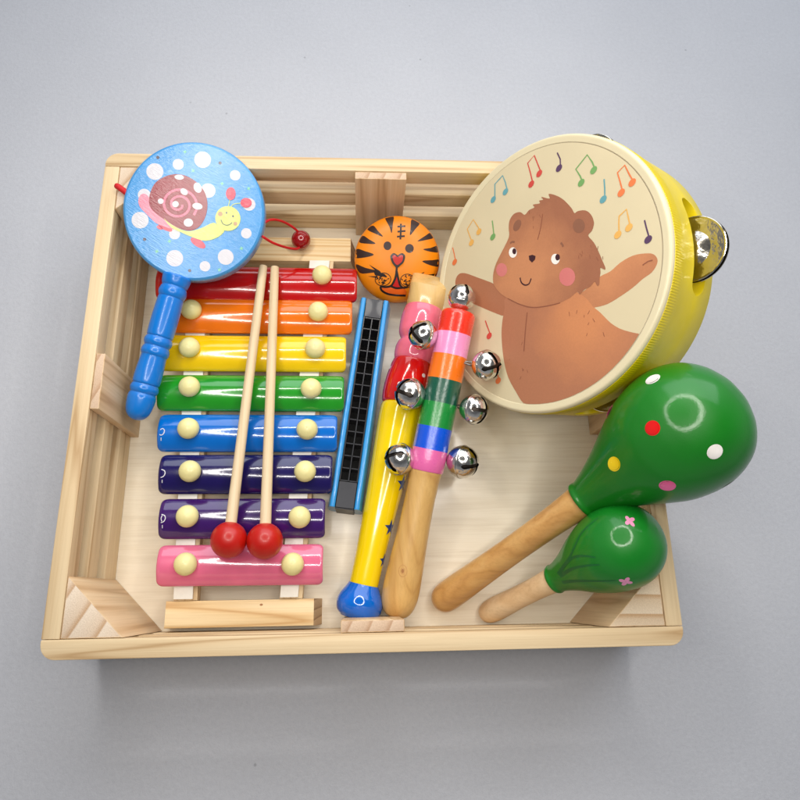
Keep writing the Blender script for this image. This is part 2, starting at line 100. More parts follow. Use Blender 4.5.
def paint(name, col, rough=0.2, coat=0.6, vary=0.10, bump=0.0, bscale=900.0, metallic=0.0, spec=0.5, scale=60, coat_rough=0.04):
    m, nt, b = new_mat(name); c = lin(col)
    v = mapped(nt, (1, 1, 1))
    n1 = node(nt, 'ShaderNodeTexNoise', Scale=scale, Detail=4.0); nt.links.new(v, n1.inputs['Vector'])
    lo = tuple(x * (1 - vary) for x in c[:3]); hi = tuple(min(1, x * (1 + vary)) for x in c[:3])
    nt.links.new(ramp(nt, n1.outputs['Fac'], [(0.3, lo), (0.7, hi)]), b.inputs['Base Color'])
    n2 = node(nt, 'ShaderNodeTexNoise', Scale=scale * 3.5, Detail=3.0); nt.links.new(v, n2.inputs['Vector'])
    rr = node(nt, 'ShaderNodeMapRange'); rr.inputs['To Min'].default_value = rough * 0.8; rr.inputs['To Max'].default_value = rough * 1.25
    nt.links.new(n2.outputs['Fac'], rr.inputs['Value']); nt.links.new(rr.outputs[0], b.inputs['Roughness'])
    b.inputs['Coat Weight'].default_value = coat; b.inputs['Coat Roughness'].default_value = coat_rough
    b.inputs['Metallic'].default_value = metallic; b.inputs['Specular IOR Level'].default_value = spec
    if bump:
        n3 = node(nt, 'ShaderNodeTexNoise', Scale=bscale, Detail=2.0); nt.links.new(v, n3.inputs['Vector'])
        bp = node(nt, 'ShaderNodeBump', Strength=bump, Distance=0.0004); nt.links.new(n3.outputs['Fac'], bp.inputs['Height'])
        nt.links.new(bp.outputs['Normal'], b.inputs['Normal']); nt.links.new(bp.outputs['Normal'], b.inputs['Coat Normal'])
    return m

def streaks(name, rot, strength=0.35):
    m = bpy.data.materials[name]; nt = m.node_tree; b = nt.nodes['Principled BSDF']
    v0 = mapped(nt, (1, 1, 1), (0, 0, rot)); mu = node(nt, 'ShaderNodeVectorMath', operation='MULTIPLY'); mu.inputs[1].default_value = (110, 1500, 1500)
    nt.links.new(v0, mu.inputs[0])
    n = node(nt, 'ShaderNodeTexNoise', Scale=1.0, Detail=3.0); nt.links.new(mu.outputs[0], n.inputs['Vector'])
    bp = node(nt, 'ShaderNodeBump', Strength=strength, Distance=0.0006); nt.links.new(n.outputs['Fac'], bp.inputs['Height'])
    nt.links.new(bp.outputs['Normal'], b.inputs['Normal']); nt.links.new(bp.outputs['Normal'], b.inputs['Coat Normal'])
    b.inputs['Coat Weight'].default_value = 1.0; b.inputs['Coat Roughness'].default_value = 0.24

def wood(name, light, mid, dark, axis='X', across=95.0, along=5.0, contrast=1.0, rough=0.5, coat=0.0, rot=None, rings=5.0, seed=0.0):
    """long grain: slow noise turned into growth bands, fine fibres and a few darker streaks, stretched along one axis"""
    m, nt, b = new_mat(name)
    s = {'X': (along, across, across), 'Y': (across, along, across), 'Z': (across, across, along)}[axis]
    v = mapped(nt, s, rot or (0, 0, 0))
    if seed:
        ad = node(nt, 'ShaderNodeVectorMath', operation='ADD'); ad.inputs[1].default_value = (seed, seed * 1.7, seed * 0.6)
        nt.links.new(v, ad.inputs[0]); v = ad.outputs[0]
    n1 = node(nt, 'ShaderNodeTexNoise', Scale=0.55, Detail=2.0, Roughness=0.45, Distortion=0.3); nt.links.new(v, n1.inputs['Vector'])
    mu = node(nt, 'ShaderNodeMath', operation='MULTIPLY'); mu.inputs[1].default_value = rings; nt.links.new(n1.outputs['Fac'], mu.inputs[0])
    fr = node(nt, 'ShaderNodeMath', operation='PINGPONG'); fr.inputs[1].default_value = 0.5; nt.links.new(mu.outputs[0], fr.inputs[0])
    base = ramp(nt, fr.outputs[0], [(0.0, lin(dark)), (0.16, lin(mid)), (0.5, lin(light))])
    plain = lin([0.6 * p + 0.4 * q for p, q in zip(light, mid)])
    base = mix_col(nt, min(1.0, 0.75 * contrast), plain, base)
    sc2 = node(nt, 'ShaderNodeVectorMath', operation='MULTIPLY'); sc2.inputs[1].default_value = tuple(9.0 if k != axis else 3.0 for k in 'XYZ')
    nt.links.new(v, sc2.inputs[0])
    n2 = node(nt, 'ShaderNodeTexNoise', Scale=1.0, Detail=5.0, Roughness=0.7); nt.links.new(sc2.outputs[0], n2.inputs['Vector'])
    f = ramp(nt, n2.outputs['Fac'], [(0.3, (0.80, 0.76, 0.70)), (0.55, (1, 1, 1)), (0.8, (1.0, 1.0, 1.0))])
    base = mix_col(nt, 0.55, base, f, 'MULTIPLY')
    nt.links.new(base, b.inputs['Base Color'])
    b.inputs['Roughness'].default_value = rough; b.inputs['Coat Weight'].default_value = coat; b.inputs['Coat Roughness'].default_value = 0.15
    b.inputs['Specular IOR Level'].default_value = 0.4
    bp = node(nt, 'ShaderNodeBump', Strength=0.25, Distance=0.0003); nt.links.new(n2.outputs['Fac'], bp.inputs['Height'])
    nt.links.new(bp.outputs['Normal'], b.inputs['Normal'])
    return m

def end_grain(name, light, dark, rotz, period, ph=0.0):
    m, nt, b = new_mat(name)
    v = mapped(nt, (1, 1, 1), (0, 0, rotz))
    wv = node(nt, 'ShaderNodeTexWave', Scale=period, Distortion=1.2, Detail=2.0); wv.bands_direction = 'X'; wv.wave_profile = 'SAW'
    wv.inputs['Phase Offset'].default_value = ph; wv.inputs['Detail Scale'].default_value = 0.6
    nt.links.new(v, wv.inputs['Vector'])
    n = node(nt, 'ShaderNodeTexNoise', Scale=1400.0, Detail=3.0); nt.links.new(v, n.inputs['Vector'])
    c = ramp(nt, wv.outputs['Fac'], [(0.0, lin(light)), (0.7, lin([0.7 * a + 0.3 * d for a, d in zip(light, dark)])), (0.93, lin(dark)), (1.0, lin(light))])
    c = mix_col(nt, 0.5, c, ramp(nt, n.outputs['Fac'], [(0.3, (0.72, 0.70, 0.68)), (0.65, (1, 1, 1))]), 'MULTIPLY')
    nt.links.new(c, b.inputs['Base Color']); b.inputs['Roughness'].default_value = 0.75; b.inputs['Specular IOR Level'].default_value = 0.3
    bp = node(nt, 'ShaderNodeBump', Strength=0.4, Distance=0.0004); nt.links.new(n.outputs['Fac'], bp.inputs['Height']); nt.links.new(bp.outputs['Normal'], b.inputs['Normal'])
    return m

def chrome(name, col=(205, 203, 200), rough=0.09):
    m, nt, b = new_mat(name)
    v = mapped(nt, (1, 1, 1))
    n = node(nt, 'ShaderNodeTexNoise', Scale=130.0, Detail=3.0); nt.links.new(v, n.inputs['Vector'])
    c = lin(col)
    nt.links.new(ramp(nt, n.outputs['Fac'], [(0.3, tuple(x * .85 for x in c[:3])), (0.7, c)]), b.inputs['Base Color'])
    rr = node(nt, 'ShaderNodeMapRange'); rr.inputs['To Min'].default_value = rough * .6; rr.inputs['To Max'].default_value = rough * 1.6
    nt.links.new(n.outputs['Fac'], rr.inputs['Value']); nt.links.new(rr.outputs[0], b.inputs['Roughness'])
    b.inputs['Metallic'].default_value = 1.0
    bp = node(nt, 'ShaderNodeBump', Strength=0.3, Distance=0.002); nt.links.new(n.outputs['Fac'], bp.inputs['Height']); nt.links.new(bp.outputs['Normal'], b.inputs['Normal'])
    return m

def print_wood(name, a, b_):
    m, nt, b = new_mat(name); v = mapped(nt, (1, 1, 1))
    n = node(nt, 'ShaderNodeTexNoise', Scale=400.0, Detail=3.0); nt.links.new(v, n.inputs['Vector'])
    nt.links.new(ramp(nt, n.outputs['Fac'], [(0.35, lin(a)), (0.65, lin(b_))]), b.inputs['Base Color']); b.inputs['Roughness'].default_value = 0.4
    return m

PINE = ((230, 206, 166), (218, 190, 148), (178, 140, 94))
M = {}
for ax in 'XYZ':
    M['pine_' + ax] = wood('pine_' + ax, *PINE, axis=ax, across=115.0, contrast=1.0, rings=5.5, seed={'X': 0.0, 'Y': 3.3, 'Z': 7.9}[ax])
M['pine_block'] = wood('pine_block', (226, 198, 160), (212, 178, 136), (184, 146, 104), axis='Z', across=90, contrast=1.1, seed=2.2)
M['knot_dark'] = print_wood('knot_dark', (196, 146, 82), (206, 156, 92))
M['knot_core'] = print_wood('knot_core', (158, 104, 54), (170, 116, 62))
M['pine_toy'] = wood('pine_toy', (240, 216, 172), (230, 198, 146), (204, 160, 104), axis='X', across=120, along=6, contrast=1.25, rings=6, seed=5.1)
M['ply'] = wood('ply', (246, 238, 219), (242, 232, 211), (236, 224, 200), axis='X', across=45, along=5, contrast=0.5, rough=0.30, coat=0.4, seed=1.0)
M['end_left'] = end_grain('end_left', (232, 214, 192), (196, 160, 124), rad(30), 24.0, 1.0)
M['end_right'] = end_grain('end_right', (232, 212, 184), (198, 160, 118), rad(-90), 29.0, 2.0)
M['end_mid'] = end_grain('end_mid', (220, 192, 164), (190, 152, 120), rad(25), 30.0)
M['end_toy'] = end_grain('end_toy', (214, 180, 138), (164, 126, 88), rad(60), 60.0)
M['handle_pale'] = wood('handle_pale', (236, 206, 164), (226, 190, 144), (206, 166, 118), axis='X', across=60, along=14, contrast=0.7, rough=0.42, seed=4.0)
M['handle_tan'] = wood('handle_tan', (214, 168, 104), (202, 150, 86), (178, 124, 64), axis='X', across=70, along=12, contrast=0.7, rough=0.3, coat=0.35, seed=6.0)
M['handle_honey'] = wood('handle_honey', (222, 180, 112), (212, 166, 98), (190, 140, 76), axis='Y', across=70, along=10, contrast=0.7, rough=0.32, coat=0.3, seed=8.0)
M['stick'] = wood('stick', (232, 210, 174), (224, 198, 158), (206, 174, 130), axis='Y', across=140, along=9, contrast=0.6, rough=0.5, seed=9.0)
M['cream_wood'] = wood('cream_wood', (222, 186, 122), (217, 180, 114), (210, 170, 104), axis='Y', across=40, along=9, contrast=0.35, rough=0.2, coat=0.6, seed=3.0)

BAR = {'red': (188, 10, 12), 'orange': (234, 116, 8), 'yellow': (244, 202, 6), 'green': (34, 148, 34), 'blue': (0, 106, 200),
       'indigo': (26, 16, 84), 'violet': (58, 20, 98), 'pink': (224, 108, 142)}
for k, c in BAR.items():
    M['bar_' + k] = paint('enamel_' + k, c, rough=0.16, coat=0.8, vary=0.06, bump=0.05, bscale=500, coat_rough=0.03)
M['peg'] = paint('peg_cream', (236, 226, 160), rough=0.38, coat=0.1, vary=0.06)
M['white_strip'] = paint('white_strip', (240, 236, 226), rough=0.5, coat=0.0, vary=0.05, bump=0.2, bscale=600)
M['mallet_red'] = paint('mallet_red', (188, 20, 8), rough=0.36, coat=0.15, vary=0.07)
M['print_white'] = paint('print_white', (208, 206, 213), rough=0.35, coat=0.3, vary=0.03)
M['sky_blue'] = paint('sky_blue', (60, 150, 216), rough=0.28, coat=0.45, vary=0.05, bump=0.25, bscale=260, coat_rough=0.16)
M['handle_blue'] = paint('handle_blue', (0, 118, 210), rough=0.3, coat=0.35, vary=0.05, bump=0.1, coat_rough=0.1)
M['cord_red'] = paint('cord_red', (204, 16, 24), rough=0.6, coat=0.0, vary=0.15, bump=0.4, bscale=3000)
M['bead_red'] = paint('bead_red', (150, 8, 14), rough=0.2, coat=0.7)
M['tiger'] = paint('tiger_orange', (246, 142, 6), rough=0.42, coat=0.1, vary=0.09, scale=35, coat_rough=0.32)
M['tiger_brown'] = paint('tiger_brown', (54, 32, 26), rough=0.42, coat=0.08)
M['tiger_ink'] = paint('tiger_ink', (30, 16, 12), rough=0.42, coat=0.08)
M['tiger_red'] = paint('tiger_red', (196, 20, 16), rough=0.42, coat=0.08)
M['tiger_lip'] = paint('tiger_lip', (236, 100, 14), rough=0.42, coat=0.08)
M['shell_red'] = paint('shell_red', (168, 14, 16), rough=0.22, coat=0.6)
M['cover_blue'] = paint('cover_blue', (44, 150, 220), rough=0.3, coat=0.4, vary=0.04)
M['comb_black'] = paint('comb_black', (6, 6, 7), rough=0.6, coat=0.0)
M['comb_bar'] = paint('comb_bar', (46, 47, 52), rough=0.3, coat=0.3)
M['comb_plate'] = paint('comb_plate', (44, 45, 52), rough=0.42, coat=0.1)
M['foot_blue'] = paint('foot_blue', (0, 100, 202), rough=0.12, coat=0.8)
M['rec_yellow'] = paint('rec_yellow', (246, 212, 0), rough=0.16, coat=0.7, vary=0.04)
M['rec_red'] = paint('rec_red', (206, 14, 10), rough=0.14, coat=0.8)
M['rec_pink'] = paint('rec_pink', (236, 112, 136), rough=0.16, coat=0.7)
M['rec_star'] = paint('rec_star', (24, 62, 126), rough=0.25, coat=0.5)
for k, c in {'b_red': (236, 44, 14), 'b_pale': (244, 150, 200), 'b_orange': (255, 118, 0), 'b_teal': (0, 84, 62), 'b_green': (20, 140, 56), 'b_blue': (0, 84, 220), 'b_rose': (234, 106, 172)}.items():
    M[k] = paint('band_' + k[2:], c, rough=0.28, coat=1.0, vary=0.05, bump=0.25, bscale=900, coat_rough=0.2)
M['chrome'] = chrome('bell_chrome', (226, 224, 220), 0.15)
M['chrome_shaded'] = chrome('bell_inside_shade', (70, 64, 60), 0.4)
M['brass'] = chrome('jingle_steel', (196, 190, 178), 0.14)
M['wire'] = chrome('wire_steel', (140, 136, 132), 0.25)
M['skin'] = paint('drum_skin', (214, 200, 164), rough=0.42, coat=0.05, vary=0.03, scale=25, bump=0.06, bscale=800)
M['skin_rim'] = paint('drum_rim', (224, 212, 176), rough=0.36, coat=0.1, vary=0.02)
M['hoop'] = paint('hoop_yellow', (236, 210, 0), rough=0.42, coat=0.08, vary=0.05, bump=0.12, bscale=500)
M['maraca'] = paint('maraca_green', (4, 112, 14), rough=0.45, spec=0.35, coat=0.5, vary=0.12, scale=22, bump=0.10, bscale=1500, coat_rough=0.085)
M['maraca_small'] = paint('maraca_leaf', (8, 122, 28), rough=0.45, spec=0.35, coat=0.5, vary=0.10, scale=26, bump=0.08, bscale=1500, coat_rough=0.07)
M['dot_white'] = paint('dot_white', (246, 240, 236), rough=0.25, coat=0.5)
M['dot_red'] = paint('dot_red', (222, 12, 8), rough=0.16, coat=0.7)
M['dot_yellow'] = paint('dot_yellow', (246, 212, 20), rough=0.25, coat=0.5)
M['dot_pink'] = paint('dot_pink', (236, 104, 160), rough=0.25, coat=0.5)
M['stem_green'] = paint('stem_green', (0, 98, 42), rough=0.5, coat=0.05)
M['petal'] = paint('petal_pink', (236, 150, 190), rough=0.3, coat=0.4)

def print_mat(name, a, b_, scale=18, rough=0.45):
    """printed brushwork: two inks mottled together"""
    m, nt, b = new_mat(name); v = mapped(nt, (1, 1, 1))
    n = node(nt, 'ShaderNodeTexNoise', Scale=scale, Detail=5.0, Roughness=0.55); nt.links.new(v, n.inputs['Vector'])
    n2 = node(nt, 'ShaderNodeTexNoise', Scale=scale * 40, Detail=2.0); nt.links.new(v, n2.inputs['Vector'])
    c = ramp(nt, n.outputs['Fac'], [(0.32, lin(a)), (0.68, lin(b_))])
    c = mix_col(nt, 0.25, c, ramp(nt, n2.outputs['Fac'], [(0.3, (0.85, 0.85, 0.85)), (0.7, (1, 1, 1))]), 'MULTIPLY')
    nt.links.new(c, b.inputs['Base Color']); b.inputs['Roughness'].default_value = rough
    b.inputs['Specular IOR Level'].default_value = 0.4
    return m
M['fur_dark'] = print_mat('print_fur_dark', (150, 96, 70), (160, 102, 74))
M['fur_ear'] = print_mat('print_fur_ear', (138, 92, 70), (146, 98, 74), 30)
M['ink_line'] = print_mat('print_line', (140, 84, 62), (150, 92, 68), 60)
M['ink_dark'] = print_mat('print_dark', (60, 30, 36), (66, 34, 40), 60)
M['ink_white'] = print_mat('print_eye_white', (240, 234, 226), (246, 240, 232), 60)
M['cheek'] = print_mat('print_cheek', (208, 118, 114), (212, 126, 120), 40)
for k, c in {'orange': (224, 118, 66), 'yellow': (226, 172, 88), 'green': (112, 160, 92), 'teal': (96, 156, 164), 'red': (200, 72, 62), 'plum': (82, 56, 88)}.items():
    M['note_' + k] = print_mat('print_note_' + k, c, tuple(min(255, x + 8) for x in c), 80)
M['snail_shell'] = print_mat('print_shell', (136, 30, 44), (150, 42, 56), 60, 0.3)
M['snail_pink'] = print_mat('print_pink', (234, 128, 152), (240, 140, 164), 60, 0.3)
M['snail_lime'] = print_mat('print_lime', (206, 220, 110), (218, 228, 124), 60, 0.3)
M['snail_spiral'] = print_mat('print_spiral', (218, 104, 134), (226, 116, 144), 60, 0.3)
M['snail_red'] = print_mat('print_red', (216, 56, 84), (224, 66, 96), 60, 0.3)
M['snail_ink'] = print_mat('print_ink', (70, 60, 80), (80, 70, 86), 60, 0.3)
M['snail_blush'] = print_mat('print_blush', (190, 150, 110), (196, 154, 112), 60, 0.3)
M['snail_star'] = print_mat('print_star', (120, 200, 160), (126, 206, 170), 60, 0.3)

for k in ('print_shell', 'print_pink', 'print_lime', 'print_spiral', 'print_red', 'print_ink', 'print_blush', 'print_star', 'print_white', 'sky_blue'): streaks(k, rad(28))

def table_mat():
    m, nt, b = new_mat('table_paper'); v = mapped(nt, (1, 1, 1))
    n = node(nt, 'ShaderNodeTexNoise', Scale=9.0, Detail=3.0); nt.links.new(v, n.inputs['Vector'])
    n2 = node(nt, 'ShaderNodeTexNoise', Scale=330.0, Detail=5.0, Roughness=0.75); nt.links.new(v, n2.inputs['Vector'])
    vo = node(nt, 'ShaderNodeTexVoronoi', Scale=28.0, Randomness=1.0); nt.links.new(v, vo.inputs['Vector'])
    c = ramp(nt, n.outputs['Fac'], [(0.3, (0.560, 0.570, 0.608)), (0.7, (0.592, 0.602, 0.640))])
    c = mix_col(nt, 0.6, c, ramp(nt, n2.outputs['Fac'], [(0.32, (0.84, 0.84, 0.85)), (0.68, (1, 1, 1))]), 'MULTIPLY')
    c = mix_col(nt, 1.0, c, ramp(nt, vo.outputs['Distance'], [(0.018, (0.72, 0.72, 0.72)), (0.035, (1, 1, 1))]), 'MULTIPLY')
    nt.links.new(c, b.inputs['Base Color']); b.inputs['Roughness'].default_value = 0.6; b.inputs['Specular IOR Level'].default_value = 0.35
    bp = node(nt, 'ShaderNodeBump', Strength=0.5, Distance=0.0006); nt.links.new(n2.outputs['Fac'], bp.inputs['Height']); nt.links.new(bp.outputs['Normal'], b.inputs['Normal'])
    return m
M['table'] = table_mat()

# ---------------------------------------------------------------- mesh helpers (cm in, metres out)
class MB:
    """collects faces in world centimetres and links them as one mesh object"""
    def __init__(self): self.v = []; self.f = []; self.m = []; self.s = []; self.mats = []
    def mi(self, mat):
        if mat not in self.mats: self.mats.append(mat)
        return self.mats.index(mat)
    def add(self, verts, faces, mat, smooth=True):
        k = len(self.v); i = self.mi(mat)
        self.v.extend([Vector(p) for p in verts])
        for f in faces: self.f.append([k + j for j in f]); self.m.append(i); self.s.append(smooth)
        return self
    def lathe(self, A, u, prof, mat, n=48, a=None, soft=True):
        """turn (t, r) about the axis A + t u; mat is a material or a list of (t_end, material)"""
        u, a, b = frame_of(u, a); A = Vector(A)
        verts = []; rows = []
        for t, r in prof:
            if r <= 1e-6: rows.append([len(verts)]); verts.append(A + u * t)
            else:
                rows.append(list(range(len(verts), len(verts) + n)))
                verts.extend(A + u * t + (a * math.cos(2 * math.pi * i / n) + b * math.sin(2 * math.pi * i / n)) * r for i in range(n))
        groups = {}
        for (t0, r0), (t1, r1), p, q in zip(prof, prof[1:], rows, rows[1:]):
            mm = mat if not isinstance(mat, list) else next((x for e, x in mat if (t0 + t1) / 2 < e), mat[-1][1])
            g = groups.setdefault((mm, soft and abs(t0 - t1) > 1e-9), [])
            if len(p) == 1 and len(q) == 1: continue
            for i in range(n):
                j = (i + 1) % n
                if len(p) == 1: g.append([p[0], q[i], q[j]])
                elif len(q) == 1: g.append([p[i], q[0], p[j]][::-1] if False else [p[j], p[i], q[0]][::-1])
                else: g.append([p[i], q[i], q[j], p[j]])
        k = len(self.v); self.v.extend(verts)
        for (mm, sm), fs in groups.items():
            i = self.mi(mm)
            for f in fs: self.f.append([k + x for x in f]); self.m.append(i); self.s.append(sm)
        return self
    def prism(self, poly, z0, z1, mat, cap=None, T=None):
        n = len(poly); vs = [Vector((x, y, z0)) for x, y in poly] + [Vector((x, y, z1)) for x, y in poly]
        if T: vs = [T(p) for p in vs]
        self.add(vs, [[i, (i + 1) % n, n + (i + 1) % n, n + i] for i in range(n)], mat, False)
        k = len(self.v) - 2 * n; ci = self.mi(cap or mat)
        self.f.append([k + n + i for i in range(n)]); self.m.append(ci); self.s.append(False)
        self.f.append([k + i for i in reversed(range(n))]); self.m.append(ci); self.s.append(False)
        return self
    def box(self, lo, hi, mat, T=None, cap=None):
        return self.prism([(lo[0], lo[1]), (hi[0], lo[1]), (hi[0], hi[1]), (lo[0], hi[1])], lo[2], hi[2], mat, cap, T)
    def tube(self, pts, r, mat, n=10):
        pts = [Vector(p) for p in pts]; rows = []; verts = []; ref = None
        for i, p in enumerate(pts):
            t = (pts[min(i + 1, len(pts) - 1)] - pts[max(i - 1, 0)]).normalized()
            ref = t.orthogonal().normalized() if ref is None else (ref - t * ref.dot(t)).normalized()
            b = t.cross(ref); rows.append(len(verts))
            verts.extend(p + (ref * math.cos(2 * math.pi * k / n) + b * math.sin(2 * math.pi * k / n)) * r for k in range(n))
        fs = [[x + k, x + (k + 1) % n, y + (k + 1) % n, y + k] for x, y in zip(rows, rows[1:]) for k in range(n)]
        fs += [list(range(n))[::-1], [rows[-1] + k for k in range(n)]]
        return self.add(verts, fs, mat)
    def decal(self, poly, fmap, mat, lev=0):
        """paint a flat outline onto a surface: triangles of poly, subdivided lev times, carried over by fmap(x, y)"""
        pts = [Vector((x, y, 0)) for x, y in poly]
        tris = tessellate_polygon([pts])
        V = [tuple(p[:2]) for p in pts]; F = [list(t) for t in tris]
        for _ in range(lev):
            mid = {}; G = []
            def mp(i, j):
                k = (min(i, j), max(i, j))
                if k not in mid: mid[k] = len(V); V.append(((V[i][0] + V[j][0]) / 2, (V[i][1] + V[j][1]) / 2))
                return mid[k]
            for i, j, k in F:
                x, y, z = mp(i, j), mp(j, k), mp(k, i); G += [[i, x, z], [x, j, y], [z, y, k], [x, y, z]]
            F = G
        W = [Vector(fmap(*p)) for p in V]
        out = Vector(fmap(V[0][0], V[0][1], 1.0)) - Vector(fmap(V[0][0], V[0][1], 0.0))
        F = [f if (W[f[1]] - W[f[0]]).cross(W[f[2]] - W[f[0]]).dot(out) > 0 else f[::-1] for f in F]
        return self.add(W, F, mat, True)
    def build(self, name, parent=None, bevel=0.0, seg=2, sharp=None, origin=None):
        me = bpy.data.meshes.new(name)
        org = Vector(origin) if origin is not None else (Vector(parent['_o']) if parent is not None and '_o' in parent else Vector((0, 0, 0)))
        me.from_pydata([(p - org) * U for p in self.v], [], self.f)
        for m in self.mats: me.materials.append(m)
        for p, i, s in zip(me.polygons, self.m, self.s): p.material_index = i; p.use_smooth = s
        bm = bmesh.new(); bm.from_mesh(me)
        if bevel:
            bmesh.ops.bevel(bm, geom=[e for e in bm.edges if len(e.link_faces) == 2 and e.calc_face_angle(0) > 0.5], offset=bevel * U, segments=seg, affect='EDGES', profile=0.5, clamp_overlap=True)
        bmesh.ops.remove_doubles(bm, verts=bm.verts, dist=1e-7)
        if bevel: 
            for f in bm.faces: f.smooth = True
        if sharp or bevel:
            lim = sharp or 0.6
            for e in bm.edges:
                if len(e.link_faces) == 2 and e.calc_face_angle(0) > lim: e.smooth = False
        bm.to_mesh(me); bm.free()
        o = bpy.data.objects.new(name, me); sc.collection.objects.link(o)
        if parent is not None: o.parent = parent
        else: o.location = org * U
        return o

def frame_of(u, a=None):
    u = Vector(u).normalized()
    if a is None: a = Vector((0, 0, 1)) if abs(u.z) < 0.97 else Vector((0, 1, 0))
    a = Vector(a); a = (a - u * u.dot(a)).normalized()
    return u, a, u.cross(a)

def smooth(pts, k=5, closed=False):
    """Catmull-Rom through pts; a point given twice stays a corner"""
    P = [tuple(p) for p in pts]; out = []; n = len(P)
    rng = range(n if closed else n - 1)
    for i in rng:
        p1, p2 = P[i], P[(i + 1) % n]
        if p1 == p2: continue
        p0 = P[i - 1] if (i > 0 or closed) else p1
        p3 = P[(i + 2) % n] if (i + 2 < n or closed) else p2
        if p0 == p1: p0 = p1
        for j in range(k):
            t = j / k
            out.append(tuple(0.5 * (2 * b + (c - a) * t + (2 * a - 5 * b + 4 * c - d) * t * t + (3 * b - a - 3 * c + d) * t ** 3) for a, b, c, d in zip(p0, p1, p2, p3)))
    if not closed: out.append(P[-1])
    return out

def prof(pts, k=5): return [(t, max(0.0, r)) for t, r in smooth(pts, k)]

def stroke(path, wid, k=4, taper=False):
    """a line of the given width as a closed outline"""
    p = smooth(path, k) if len(path) > 2 else list(path)
    L, R_ = [], []
    for i, (x, y) in enumerate(p):
        ax, ay = p[max(i - 1, 0)]; bx, by = p[min(i + 1, len(p) - 1)]
        dx, dy = bx - ax, by - ay; n = math.hypot(dx, dy) or 1
        h = wid / 2 * ((1 - 0.75 * i / (len(p) - 1)) if taper else 1)
        L.append((x - dy / n * h, y + dx / n * h)); R_.append((x + dy / n * h, y - dx / n * h))
    return L + R_[::-1]

def ellipse(c, rx, ry, rot=0.0, n=24):
    cr, sr = math.cos(rot), math.sin(rot)
    return [(c[0] + rx * math.cos(t) * cr - ry * math.sin(t) * sr, c[1] + rx * math.cos(t) * sr + ry * math.sin(t) * cr) for t in (2 * math.pi * i / n for i in range(n))]

def star(c, r, n=5, rot=0.3, inner=0.45):
    return [(c[0] + (r if i % 2 == 0 else r * inner) * math.cos(rot + math.pi * i / n), c[1] + (r if i % 2 == 0 else r * inner) * math.sin(rot + math.pi * i / n)) for i in range(2 * n)]

def thing(name, label, cat, loc, group=None):
    o = bpy.data.objects.new(name, None); sc.collection.objects.link(o)
    o.empty_display_size = 0.02
    o.location = Vector(loc) * U; o['_o'] = list(loc)
    o['label'] = label; o['category'] = cat
    if group: o['group'] = group
    return o

def child(o, parent):
    o.parent = parent; return o

# ---------------------------------------------------------------- the table
t = MB(); t.add([(-260, -180, 0), (260, -180, 0), (260, 260, 0), (-260, 260, 0)], [[0, 1, 2, 3]], M['table'], False)
tb = t.build('table_surface'); tb['kind'] = 'structure'; tb['label'] = 'pale blue grey table surface with a fine speckled grain'

# ---------------------------------------------------------------- the crate
crate = thing('wooden_crate', 'pale pine crate with slatted sides that holds all the toy instruments', 'crate', (0, 0, 0))
MB().box((-17.9, -16.15, 0.05), (17.9, 16.15, 0.75), M['ply']).build('floor_panel', crate, 0.03)
ZS = [(6.8, 8.2), (4.0, 5.48), (0.76, 2.66)]
def long_slat(sy, z0, z1):
    r = 0.85; y0, y1 = 15.2, 16.25; P = [(-18, y0)]
    P += [(-18 + r - r * math.cos(a), y1 - r + r * math.sin(a)) for a in np.linspace(0, math.pi / 2, 8)]
    P += [(18 - r + r * math.sin(a), y1 - r + r * math.cos(a)) for a in np.linspace(0, math.pi / 2, 8)]
    P += [(18, y0)]
    P = P[::-1] if sy > 0 else [(x, -y) for x, y in P]
    MB().prism(P, z0, z1, M['pine_X']).build('slat', crate, 0.06)
for z0, z1 in ZS:
    for s in (-1, 1):
        long_slat(s, z0, z1)
        x0, x1 = (-18.0, -17.02) if s < 0 else (17.02, 18.0)
        MB().box((x0, -15.18, z0), (x1, 15.18, z1 - 0.02), M['pine_Y']).build('slat', crate, 0.05)
for sx_ in (-1, 1):
    for sy in (-1, 1):
        g = 3.35; P = [(16.99, 15.17), (16.99 - g, 15.17), (16.99, 15.17 - g)]
        P = [(x * sx_, y * sy) for x, y in P]
        if sx_ * sy < 0: P = P[::-1]
        MB().prism(P, 0.77, 8.14, M['pine_block'], M['end_left'] if sx_ < 0 else M['end_right']).build('corner_block', crate, 0.05)
for lo, hi in (((-16.99, -2.05), (-16.45, 1.54)), ((16.45, -2.0), (16.99, 1.6)), ((-0.97, 14.6), (2.63, 15.17)), ((-1.7, -15.17), (1.9, -14.5))):
    MB().box((*lo, 0.77), (*hi, 8.13), M['pine_block'], None, M['end_mid']).build('middle_block', crate, 0.05)

# ---------------------------------------------------------------- the xylophone
xy = thing('xylophone', 'toy xylophone with eight rainbow metal bars on a pine frame', 'xylophone', (-8.2, -1.0, 0.75))
def taper_block(x0, x1, y0, y1, z0, z1, cut):
    m = MB()
    vs = [(x0, y0, z0), (x1, y0, z0), (x1, y1, z0), (x0, y1, z0), (x0 + cut, y0, z1), (x1 - cut, y0, z1), (x1 - cut, y1, z1), (x0 + cut, y1, z1)]
    m.add(vs, [[3, 2, 1, 0], [4, 5, 6, 7], [0, 1, 5, 4], [2, 3, 7, 6]], M['pine_toy'], False)
    m.add(vs, [[1, 2, 6, 5], [3, 0, 4, 7]], M['end_toy'], False)
    if y0 < 0: m.decal(ellipse((-6.95, -13.62), .1, .07), lambda x, y, o=0.0: (x, y, z1 + .004 + o), M['knot_core'])
    return m.build('end_block', xy, 0.05)
taper_block(-13.35, -3.2, -14.95, -13.3, 0.76, 2.9, 0.4)
taper_block(-15.4, -0.95, 11.05, 13.05, 0.76, 2.9, 0.4)
